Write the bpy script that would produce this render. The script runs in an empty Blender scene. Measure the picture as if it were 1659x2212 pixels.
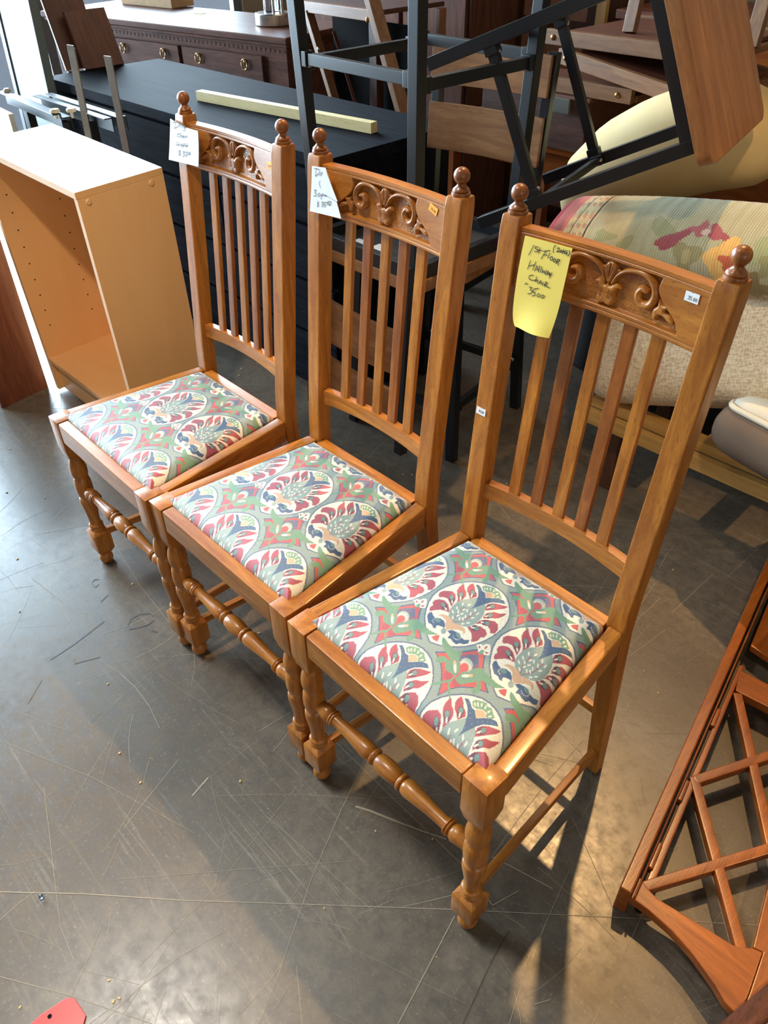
import bpy, bmesh, math, random
import numpy as np
from mathutils import Vector, Matrix

# ------------------------------------------------------------------ camera, world, light, exposure
C = bpy.context.scene.collection
scn = bpy.context.scene
cam_d = bpy.data.cameras.new('camera'); cam = bpy.data.objects.new('camera', cam_d); C.objects.link(cam)
YAW, PITCH, ROLL, FPX = 0.8295, -0.6856, 0.0152, 1687.2
fw = Vector((-math.sin(YAW)*math.cos(PITCH), math.cos(YAW)*math.cos(PITCH), math.sin(PITCH)))
rt0 = Vector((math.cos(YAW), math.sin(YAW), 0)); dn0 = fw.cross(rt0)
rt = math.cos(ROLL)*rt0 + math.sin(ROLL)*dn0; dn = -math.sin(ROLL)*rt0 + math.cos(ROLL)*dn0
m = Matrix((rt, -dn, -fw)).transposed().to_4x4(); m.translation = Vector((0.5604, -0.4915, 1.4413))
cam.matrix_world = m
cam_d.sensor_fit = 'HORIZONTAL'; cam_d.sensor_width = 36.0; cam_d.lens = FPX/1659.0*36.0
cam_d.clip_start = 0.02
scn.camera = cam

scn.view_settings.view_transform = 'Standard'; scn.view_settings.look = 'None'
scn.view_settings.gamma = 1.0; scn.view_settings.use_curve_mapping = False
scn.view_settings.exposure = 0.95

w = bpy.data.worlds.new('world'); scn.world = w; w.use_nodes = True
w.node_tree.nodes['Background'].inputs['Color'].default_value = (0.62, 0.78, 1.0, 1)
w.node_tree.nodes['Background'].inputs['Strength'].default_value = 0.2

def lamp(name, kind, loc, target, energy, color, **kw):
    d = bpy.data.lights.new(name, kind); d.energy = energy; d.color = color
    for k, v in kw.items(): setattr(d, k, v)
    o = bpy.data.objects.new(name, d); C.objects.link(o); o.location = loc
    v = Vector(target) - Vector(loc); o.rotation_euler = v.to_track_quat('-Z', 'Y').to_euler()
    return o
# daylight through the shop windows on the left
lamp('window_daylight', 'AREA', (-5.6, 0.9, 1.75), (0, 0.9, 1.0), 1100, (0.64, 0.84, 1.0), shape='RECTANGLE', size=6.6, size_y=3.0)
lamp('front_window_daylight', 'AREA', (-1.6, -4.4, 2.2), (-0.6, 0.3, 0.5), 6, (0.93, 0.95, 1.0), shape='RECTANGLE', size=3.0, size_y=2.0)
# warm ceiling spots behind the row of chairs
lamp('ceiling_spot', 'SPOT', (-1.2, 3.1, 6.0), (0.25, 0.28, 0.3), 560, (1.0, 0.60, 0.25), spot_size=0.46, spot_blend=0.55, shadow_soft_size=0.06)
lamp('ceiling_light', 'SPOT', (-1.25, -0.50, 3.2), (-0.36, -0.02, 0.5), 136, (1.0, 0.95, 0.86), spot_size=0.70, spot_blend=0.6, shadow_soft_size=0.28)
lamp('ceiling_spot.003', 'SPOT', (-0.1, -0.9, 3.1), (-1.62, 0.42, 0.45), 120, (1.0, 0.84, 0.62), spot_size=0.36, spot_blend=0.6, shadow_soft_size=0.06)
lamp('ceiling_spot.001', 'SPOT', (1.5, 1.7, 3.0), (0.92, 0.30, 0.0), 85, (1.0, 0.60, 0.25), spot_size=0.34, spot_blend=0.7, shadow_soft_size=0.05)
lamp('ceiling_spot.002', 'SPOT', (0.75, -0.15, 3.0), (-0.02, 1.40, 0.55), 56, (1.0, 0.74, 0.46), spot_size=0.52, spot_blend=0.5, shadow_soft_size=0.06)
lamp('ceiling_panel', 'AREA', (-1.2, 2.6, 3.2), (-1.0, 2.0, 0), 9, (1.0, 0.82, 0.62), shape='RECTANGLE', size=2.4, size_y=1.2)  # added dim overhead fill standing in for ambient ceiling bounce, no actual fixture
lamp('side_fill', 'AREA', (2.85, -0.9, 1.35), (-0.8, 0.5, 0.7), 8, (1.0, 0.86, 0.70), shape='RECTANGLE', size=1.6, size_y=1.2)  # added low fill to lift the right-facing sides; wall_right has no window

# ------------------------------------------------------------------ materials
def srgb(r, g, b):
    f = lambda c: c/12.92 if c <= 0.04045 else ((c+0.055)/1.055)**2.4
    return (f(r/255), f(g/255), f(b/255), 1)
class NT:
    def __init__(s, name):
        s.m = bpy.data.materials.new(name); s.m.use_nodes = True; s.t = s.m.node_tree
        s.b = s.t.nodes['Principled BSDF']
    def n(s, typ, **kw):
        x = s.t.nodes.new(typ)
        for k, v in kw.items():
            if k in x.inputs: x.inputs[k].default_value = v
            else: setattr(x, k, v)
        return x
    def l(s, a, b): s.t.links.new(a, b)
    def coords(s, scale=(1,1,1), rot=(0,0,0)):
        c = s.n('ShaderNodeTexCoord'); mp = s.n('ShaderNodeMapping')
        mp.inputs['Scale'].default_value = scale; mp.inputs['Rotation'].default_value = rot
        s.l(c.outputs['Object'], mp.inputs['Vector']); return mp.outputs['Vector']
    def ramp(s, fac, stops):
        r = s.n('ShaderNodeValToRGB'); e = r.color_ramp.elements
        while len(e) < len(stops): e.new(0.5)
        for i, (p, c) in enumerate(stops): e[i].position = p; e[i].color = c
        s.l(fac, r.inputs['Fac']); return r.outputs['Color']
    def bump(s, h, strength, dist=0.002):
        b = s.n('ShaderNodeBump', Strength=strength, Distance=dist); s.l(h, b.inputs['Height']); s.l(b.outputs['Normal'], s.b.inputs['Normal'])
    def mix(s, fac, a, b, mode='MIX'):
        x = s.n('ShaderNodeMix', data_type='RGBA', blend_type=mode)
        for i, v in ((0, fac), (6, a), (7, b)):
            if isinstance(v, (int, float)) or isinstance(v, tuple): x.inputs[i].default_value = v
            else: s.l(v, x.inputs[i])
        return x.outputs[2]
def plain(name, col, rough=0.5, metal=0.0, **kw):
    t = NT(name); v = t.coords((1,1,1)); nz = t.n('ShaderNodeTexNoise', Scale=kw.pop('ns', 40.0), Detail=4.0)
    t.l(v, nz.inputs['Vector'])
    d = tuple(c*0.86 for c in col[:3]) + (1,)
    t.l(t.ramp(nz.outputs['Fac'], [(0.3, d), (0.7, col)]), t.b.inputs['Base Color'])
    t.b.inputs['Roughness'].default_value = rough; t.b.inputs['Metallic'].default_value = metal
    for k, x in kw.items(): t.b.inputs[k].default_value = x
    return t.m
def wood(name, light, dark, axis, rough=0.38, gs=1.0, coat=0.0, bump=0.25, vary=0.22, pores=0.42, spec=0.5):
    t = NT(name)
    sc = [58*gs, 58*gs, 58*gs]; sc[axis] = 6.0*gs
    v = t.coords(tuple(sc))
    oi = t.n('ShaderNodeObjectInfo'); va = t.n('ShaderNodeVectorMath', operation='ADD'); sp = t.n('ShaderNodeMath', operation='MULTIPLY'); sp.inputs[1].default_value = 37.0
    t.l(oi.outputs['Random'], sp.inputs[0]); t.l(v, va.inputs[0]); t.l(sp.outputs[0], va.inputs[1])
    n1 = t.n('ShaderNodeTexNoise', Scale=1.0, Detail=6.0, Roughness=0.62, Distortion=0.7); t.l(va.outputs[0], n1.inputs['Vector'])
    s2 = [9*gs, 9*gs, 9*gs]; s2[axis] = 1.1*gs
    n2 = t.n('ShaderNodeTexNoise', Scale=1.0, Detail=3.0, Distortion=1.4); t.l(t.coords(tuple(s2)), n2.inputs['Vector'])
    s3 = [620*gs, 620*gs, 620*gs]; s3[axis] = 55*gs
    n3 = t.n('ShaderNodeTexNoise', Scale=1.0, Detail=2.0); t.l(t.coords(tuple(s3)), n3.inputs['Vector'])
    mid = tuple((a+b)/2 for a, b in zip(light, dark))
    c1 = t.ramp(n1.outputs['Fac'], [(0.30, dark), (0.52, mid), (0.68, light)])
    c2 = t.mix(t.ramp(n2.outputs['Fac'], [(0.35, (0,0,0,1)), (0.75, (0.55,0.55,0.55,1))]), c1, dark)
    c3 = t.mix(t.ramp(n3.outputs['Fac'], [(0.30, (pores,)*3+(1,)), (0.42, (0,0,0,1))]), c2, tuple(c*0.45 for c in dark[:3])+(1,))
    hv = t.n('ShaderNodeHueSaturation'); mr = t.n('ShaderNodeMapRange'); mr.inputs[3].default_value = 1-vary; mr.inputs[4].default_value = 1+vary
    t.l(oi.outputs['Random'], mr.inputs[0]); t.l(mr.outputs[0], hv.inputs['Value']); t.l(c3, hv.inputs['Color'])
    t.l(hv.outputs['Color'], t.b.inputs['Base Color'])
    t.b.inputs['Roughness'].default_value = rough; t.b.inputs['Specular IOR Level'].default_value = spec; t.b.inputs['Coat Weight'].default_value = coat; t.b.inputs['Coat Roughness'].default_value = 0.15
    t.bump(n3.outputs['Fac'], bump, 0.0006)
    return t.m
def woods(name, light, dark, **kw): return [wood(name+'_'+'xyz'[a], light, dark, a, **kw) for a in range(3)]
OAK = woods('honey_oak', srgb(202,132,50), srgb(144,80,23), rough=0.36, coat=0.2, vary=.12, pores=.5)
OAKD = woods('worn_oak', srgb(170,100,38), srgb(112,57,18), rough=0.38, coat=0.2, vary=.12)
MAPLE = woods('maple_veneer', srgb(228,178,124), srgb(220,166,110), rough=0.30, gs=0.12, bump=0.0, pores=0.0, vary=0.02)
MAHOG = woods('mahogany', srgb(170,92,32), srgb(124,60,18), rough=0.32, coat=0.25, vary=0.06)
WALN = woods('red_brown_wood', srgb(128,74,50), srgb(88,46,32), rough=0.42, vary=0.15)
DARKW = woods('dark_stained_wood', srgb(104,66,48), srgb(62,36,28), rough=0.42, vary=0.2)
BLACKOAK = woods('black_oak', srgb(36,37,44), srgb(16,17,22), rough=0.7, spec=0.03, bump=0.6, vary=0.05)
MIDW = woods('brown_wood', srgb(156,112,76), srgb(114,76,50), rough=0.4, vary=0.12)
SIDEB = woods('antique_walnut', srgb(122,80,64), srgb(74,50,44), rough=0.45, coat=0.0, vary=0.1, spec=0.06)
PINE = woods('pine', srgb(238,218,160), srgb(222,196,132), rough=0.55, gs=0.7, vary=0.03)
SEATW = woods('stool_seat_wood', srgb(176,122,74), srgb(126,80,44), rough=0.36, coat=0.2, gs=0.6, vary=0.08)
LOAK = woods('light_oak', srgb(206,166,98), srgb(170,128,66), rough=0.5, gs=0.6, vary=0.06)
BLACKM = plain('black_painted_steel', srgb(22,25,29), 0.36, 0.0, ns=60.0)
BLACKR = plain('black_bed_steel', srgb(26,29,33), 0.42, 0.1)
GREYST = plain('grey_angle_steel', srgb(176,172,166), 0.38, 0.5)
GREYP = plain('grey_enamel', srgb(118,128,130), 0.4, 0.1, ns=3.0)
GREYD = plain('dark_grey_edge', srgb(96,98,102), 0.5)
STEEL = plain('brushed_steel', srgb(196,192,184), 0.25, 0.9)
BRASS = plain('aged_brass', srgb(150,110,60), 0.35, 0.8)
WHITEP = plain('white_paper', srgb(232,236,240), 0.75, ns=12.0)
YELP = plain('yellow_paper', srgb(238,212,96), 0.75, ns=8.0)
ORANGE = plain('orange_label', srgb(250,168,20), 0.6)
LABELW = plain('white_label', srgb(236,236,236), 0.6)
INK = plain('ink', srgb(26,26,46), 0.6)
INKR = plain('brown_print', srgb(190,110,20), 0.6)
INKG = plain('grey_print', srgb(130,130,134), 0.6)
RED = plain('red_plastic', srgb(220,36,32), 0.35)
DARK = plain('matt_black', srgb(20,18,18), 0.9, **{'Specular IOR Level': 0.1})
WHITEPL = plain('white_plastic', srgb(226,214,190), 0.5)
CARDB = plain('cardboard', srgb(196,160,116), 0.7)
DUSTY = plain('dust_scratch', srgb(160,148,126), 0.7)
CHIP = plain('wood_chip', srgb(210,180,120), 0.7)
PLASTER = plain('painted_wall', srgb(150,132,108), 0.8, ns=3.0)
CEIL = plain('ceiling_paint', srgb(72,68,62), 0.9, ns=3.0)
GROUND = plain('pavement', srgb(170,160,140), 0.9)
GREYBD = plain('grey_board', srgb(198,210,212), 0.5)
BLACKPAN = plain('black_vinyl_underside', srgb(58,58,60), 0.4, ns=8.0)
def glass_mat():
    t = NT('window_glass'); tr = t.n('ShaderNodeBsdfTransparent'); gl = t.n('ShaderNodeBsdfGlossy', Roughness=0.02); mx = t.n('ShaderNodeMixShader')
    fr = t.n('ShaderNodeFresnel', IOR=1.45); t.l(fr.outputs[0], mx.inputs[0]); t.l(tr.outputs[0], mx.inputs[1]); t.l(gl.outputs[0], mx.inputs[2])
    t.l(mx.outputs[0], t.t.nodes['Material Output'].inputs['Surface']); return t.m
GLASS = glass_mat()
def clear_mat():
    t = NT('clear_glass'); t.b.inputs['Transmission Weight'].default_value = 1.0; t.b.inputs['Roughness'].default_value = 0.03
    t.b.inputs['Base Color'].default_value = srgb(200,220,240); return t.m
CLEAR = clear_mat()
def floor_mat():
    t = NT('polished_concrete')
    n1 = t.n('ShaderNodeTexNoise', Scale=3.0, Detail=8.0, Roughness=0.65); t.l(t.coords(), n1.inputs['Vector'])
    n2 = t.n('ShaderNodeTexNoise', Scale=34.0, Detail=7.0, Roughness=0.7); t.l(t.coords(), n2.inputs['Vector'])
    n4 = t.n('ShaderNodeTexNoise', Scale=150.0, Detail=3.0, Roughness=0.6); t.l(t.coords(), n4.inputs['Vector'])
    base = t.ramp(n1.outputs['Fac'], [(0.25, srgb(82,74,66)), (0.5, srgb(104,94,82)), (0.75, srgb(124,112,97))])
    spk = t.mix(t.ramp(n2.outputs['Fac'], [(0.35, (0.0,0,0,1)), (0.65, (0.85,0.85,0.85,1))]), base, srgb(72,65,58))
    col = t.mix(t.ramp(n4.outputs['Fac'], [(0.58, (0,0,0,1)), (0.72, (0.5,0.5,0.5,1))]), spk, srgb(140,128,108))
    scr = None
    for i, (rot, sx, sy, th) in enumerate(((0.3, 1.2, 60, .66), (1.25, 1.5, 75, .67), (2.2, 1.0, 52, .68), (2.85, 1.8, 85, .68), (0.85, 0.9, 48, .69), (1.75, 2.2, 90, .68))):
        nn = t.n('ShaderNodeTexNoise', Scale=1.0, Detail=3.0, Distortion=1.1)
        t.l(t.coords((sx, sy, 1), (0, 0, rot)), nn.inputs['Vector'])
        r = t.ramp(nn.outputs['Fac'], [(th, (0,0,0,1)), (th+0.008, (0.45,0.45,0.45,1)), (th+0.03, (0.08,0.08,0.08,1))])
        scr = r if scr is None else t.mix(1.0, scr, r, 'LIGHTEN')
    n5 = t.n('ShaderNodeTexNoise', Scale=2.2, Detail=4.0); t.l(t.coords((1,1,1),(0,0,1)), n5.inputs['Vector'])
    wear = t.ramp(n5.outputs['Fac'], [(0.40, (0.1,0.1,0.1,1)), (0.65, (1,1,1,1))])
    scr2 = t.mix(1.0, scr, wear, 'MULTIPLY')
    col = t.mix(scr2, col, srgb(150,138,118))
    t.l(col, t.b.inputs['Base Color'])
    rr = t.ramp(n2.outputs['Fac'], [(0.3, (0.24,)*3+(1,)), (0.7, (0.40,)*3+(1,))]); rr2 = t.mix(scr2, rr, (0.6,0.6,0.6,1))
    t.l(rr2, t.b.inputs['Roughness'])
    t.b.inputs['Specular IOR Level'].default_value = 0.55
    t.bump(n2.outputs['Fac'], 0.06, 0.001)
    return t.m
FLOORM = floor_mat()
def fabric(name, base, dark, scale=300.0, rough=0.85):
    t = NT(name)
    wv = t.n('ShaderNodeTexWave', Scale=scale, Distortion=0.6, Detail=1.0); t.l(t.coords(), wv.inputs['Vector'])
    nz = t.n('ShaderNodeTexNoise', Scale=7.0, Detail=5.0); t.l(t.coords(), nz.inputs['Vector'])
    c = t.mix(t.ramp(nz.outputs['Fac'], [(0.35, (0,0,0,1)), (0.7, (0.8,0.8,0.8,1))]), base, dark)
    t.l(c, t.b.inputs['Base Color']); t.b.inputs['Roughness'].default_value = rough
    t.bump(wv.outputs['Fac'], 0.15, 0.001); return t.m
def chenille():
    t = NT('cream_chenille')
    v = t.coords((1,1,1))
    n1 = t.n('ShaderNodeTexNoise', Scale=1.0, Detail=2.0); t.l(t.coords((60, 240, 240)), n1.inputs['Vector'])
    n2 = t.n('ShaderNodeTexNoise', Scale=1.0, Detail=2.0); t.l(t.coords((260, 90, 90)), n2.inputs['Vector'])
    wv = t.n('ShaderNodeTexWave', Scale=90.0, bands_direction='X'); t.l(v, wv.inputs['Vector'])
    h = t.mix(0.5, t.ramp(n1.outputs['Fac'], [(0.42,(0,0,0,1)),(0.58,(1,1,1,1))]), t.ramp(n2.outputs['Fac'], [(0.42,(0,0,0,1)),(0.58,(1,1,1,1))]))
    h2 = t.mix(0.3, h, wv.outputs['Color'])
    t.l(t.ramp(h2, [(0.1, srgb(186,164,134)), (0.5, srgb(220,200,168)), (0.9, srgb(236,220,190))]), t.b.inputs['Base Color'])
    t.b.inputs['Roughness'].default_value = 0.9; t.bump(h2, 0.5, 0.002); return t.m
CREAMF = chenille()
BEIGEF = fabric('beige_microfibre', srgb(218,190,136), srgb(202,170,114), 400.0)
TAUPEF = fabric('taupe_cloth', srgb(112,92,74), srgb(94,76,60), 500.0)
IVORYF = fabric('ivory_cloth', srgb(222,212,190), srgb(206,196,176), 300.0)
def vcol_mat(name, rough, sheen, wave):
    t = NT(name); a = t.n('ShaderNodeVertexColor'); a.layer_name = 'pattern'
    nz = t.n('ShaderNodeTexNoise', Scale=420.0, Detail=2.0); t.l(t.coords(), nz.inputs['Vector'])
    g = t.ramp(nz.outputs['Fac'], [(0.3, (0.86,)*3+(1,)), (0.7, (1.06,)*3+(1,))])
    c = t.mix(1.0, a.outputs['Color'], g, 'MULTIPLY'); t.l(c, t.b.inputs['Base Color'])
    t.b.inputs['Roughness'].default_value = rough; t.b.inputs['Sheen Weight'].default_value = sheen
    wv = t.n('ShaderNodeTexWave', Scale=wave, bands_direction='X', Distortion=0.3); t.l(t.coords(), wv.inputs['Vector'])
    t.bump(wv.outputs['Fac'], 0.2, 0.0006); return t.m
SEATF = vcol_mat('printed_seat_fabric', 0.62, 0.35, 700.0)
TAPF = vcol_mat('ribbed_tapestry', 0.9, 0.2, 40.0)

# ------------------------------------------------------------------ mesh helpers
class MB:
    def __init__(s): s.v = []; s.f = []
    def add(s, vs, fs):
        o = len(s.v); s.v += [tuple(v) for v in vs]; s.f += [tuple(i+o for i in f) for f in fs]; return s
    def box(s, c, d, R=None):
        x, y, z = (k/2 for k in d); R = R or Matrix.Identity(3); c = Vector(c)
        vs = [c + R @ Vector((a*x, b*y, e*z)) for a in (-1,1) for b in (-1,1) for e in (-1,1)]
        return s.add(vs, [(0,1,3,2),(4,6,7,5),(0,4,5,1),(2,3,7,6),(0,2,6,4),(1,5,7,3)])
    def span(s, lo, hi): return s.box([(a+b)/2 for a, b in zip(lo, hi)], [abs(b-a) for a, b in zip(lo, hi)])
    def bar(s, p0, p1, w, h, up=(0,0,1), w1=None, h1=None):
        p0, p1 = Vector(p0), Vector(p1); d = (p1-p0).normalized(); x = d.cross(Vector(up)).normalized(); y = x.cross(d)
        w1 = w if w1 is None else w1; h1 = h if h1 is None else h1
        vs = [p0+x*(a*w/2)+y*(b*h/2) for a, b in ((-1,-1),(1,-1),(1,1),(-1,1))] + [p1+x*(a*w1/2)+y*(b*h1/2) for a, b in ((-1,-1),(1,-1),(1,1),(-1,1))]
        return s.add(vs, [(3,2,1,0),(4,5,6,7),(0,1,5,4),(1,2,6,5),(2,3,7,6),(3,0,4,7)])
    def lathe(s, prof, c=(0,0,0), n=20, R=None):
        R = R or Matrix.Identity(3); c = Vector(c); vs = []; fs = []
        for r, z in prof:
            for k in range(n):
                a = 2*math.pi*k/n; vs.append(c + R @ Vector((r*math.cos(a), r*math.sin(a), z)))
        for i in range(len(prof)-1):
            for k in range(n): fs.append((i*n+k, i*n+(k+1)%n, (i+1)*n+(k+1)%n, (i+1)*n+k))
        fs.append(tuple(range(n))[::-1]); fs.append(tuple((len(prof)-1)*n+k for k in range(n)))
        return s.add(vs, fs)
    def tube(s, pts, r, n=8):
        pts = [Vector(p) for p in pts]; rs = r if isinstance(r, (list, tuple)) else [r]*len(pts); vs = []; fs = []
        for i, p in enumerate(pts):
            d = (pts[min(i+1, len(pts)-1)] - pts[max(i-1, 0)]).normalized()
            u = d.orthogonal() if abs(d.z) > 0.95 else d.cross(Vector((0,0,1))); u.normalize(); v = d.cross(u)
            for k in range(n):
                a = 2*math.pi*k/n; vs.append(p + u*(rs[i]*math.cos(a)) + v*(rs[i]*math.sin(a)))
        for i in range(len(pts)-1):
            for k in range(n): fs.append((i*n+k, i*n+(k+1)%n, (i+1)*n+(k+1)%n, (i+1)*n+k))
        fs.append(tuple(range(n))[::-1]); fs.append(tuple((len(pts)-1)*n+k for k in range(n)))
        return s.add(vs, fs)
    def prism(s, poly, t, fn):          # poly 2D, extruded by t; fn(u, v, w) -> point
        n = len(poly)
        vs = [fn(u, v, 0) for u, v in poly] + [fn(u, v, t) for u, v in poly]
        return s.add(vs, [tuple(range(n))[::-1], tuple(range(n, 2*n))] + [(i, (i+1)%n, n+(i+1)%n, n+i) for i in range(n)])
    def build(s, name, mat, parent=None, bevel=0.0, seg=2, smooth=None, wn=True):
        me = bpy.data.meshes.new(name); me.from_pydata(s.v, [], s.f); bm = bmesh.new(); bm.from_mesh(me)
        bmesh.ops.recalc_face_normals(bm, faces=bm.faces)
        if bevel > 0:
            es = [e for e in bm.edges if len(e.link_faces) == 2 and e.calc_face_angle(0) > 0.6]
            bmesh.ops.bevel(bm, geom=es, offset=bevel, segments=seg, affect='EDGES', profile=0.5, clamp_overlap=True)
        bm.to_mesh(me); bm.free()
        o = link(name, me, mat, parent, 35 if smooth is None else smooth)
        if bevel > 0 and wn:
            wn_ = o.modifiers.new('weighted', 'WEIGHTED_NORMAL'); wn_.keep_sharp = True; wn_.weight = 80
        return o
def link(name, me, mat, parent=None, smooth=35):
    me.materials.append(mat) if mat else None
    if smooth:
        me.polygons.foreach_set('use_smooth', [True]*len(me.polygons)); me.set_sharp_from_angle(angle=math.radians(smooth))
    o = bpy.data.objects.new(name, me); C.objects.link(o)
    if parent: o.parent = parent
    return o
def tag(o, label, cat, group=None):
    o['label'] = label; o['category'] = cat
    if group: o['group'] = group
    return o
def thing(name, label, cat, loc=(0,0,0), rot=0, group=None):
    o = bpy.data.objects.new(name, None); C.objects.link(o); o.empty_display_size = 0.05
    o.location = loc; o.rotation_euler = rot if isinstance(rot, tuple) else (0, 0, rot)
    return tag(o, label, cat, group)
def struct(o): o['kind'] = 'structure'; return o
def copy_tree(o, parent=None):
    c = o.copy(); C.objects.link(c)
    if parent: c.parent = parent
    for ch in list(o.children): copy_tree(ch, c)
    return c
def soft_box(name, d, r, mat, parent=None, n=10, puff=0.0, loc=None, rot=None):
    """a cushion: rounded box with optional puff, dense enough to shade smoothly"""
    bm = bmesh.new(); bmesh.ops.create_cube(bm, size=2.0); bmesh.ops.subdivide_edges(bm, edges=bm.edges[:], cuts=n, use_grid_fill=True)
    hx, hy, hz = (k/2 for k in d)
    for v in bm.verts:
        c = v.co.copy(); k = [hx, hy, hz]
        p = Vector((c.x*hx, c.y*hy, c.z*hz)); inner = Vector([max(-(h-r), min(h-r, q)) for h, q in zip(k, p)])
        off = p - inner
        if off.length > 1e-6: p = inner + off.normalized()*min(r, off.length if off.length < r else r)
        if puff:
            ax = min(range(3), key=lambda i: d[i]); o2 = [i for i in range(3) if i != ax]
            p[ax] *= 1 + puff*(1-c[o2[0]]**2)*(1-c[o2[1]]**2)
        v.co = p
    me = bpy.data.meshes.new(name); bm.to_mesh(me); bm.free()
    o = link(name, me, mat, parent, 180)
    if loc is not None: o.location = loc
    if rot is not None: o.rotation_euler = rot
    return o
rnd = random.Random(7)

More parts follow.
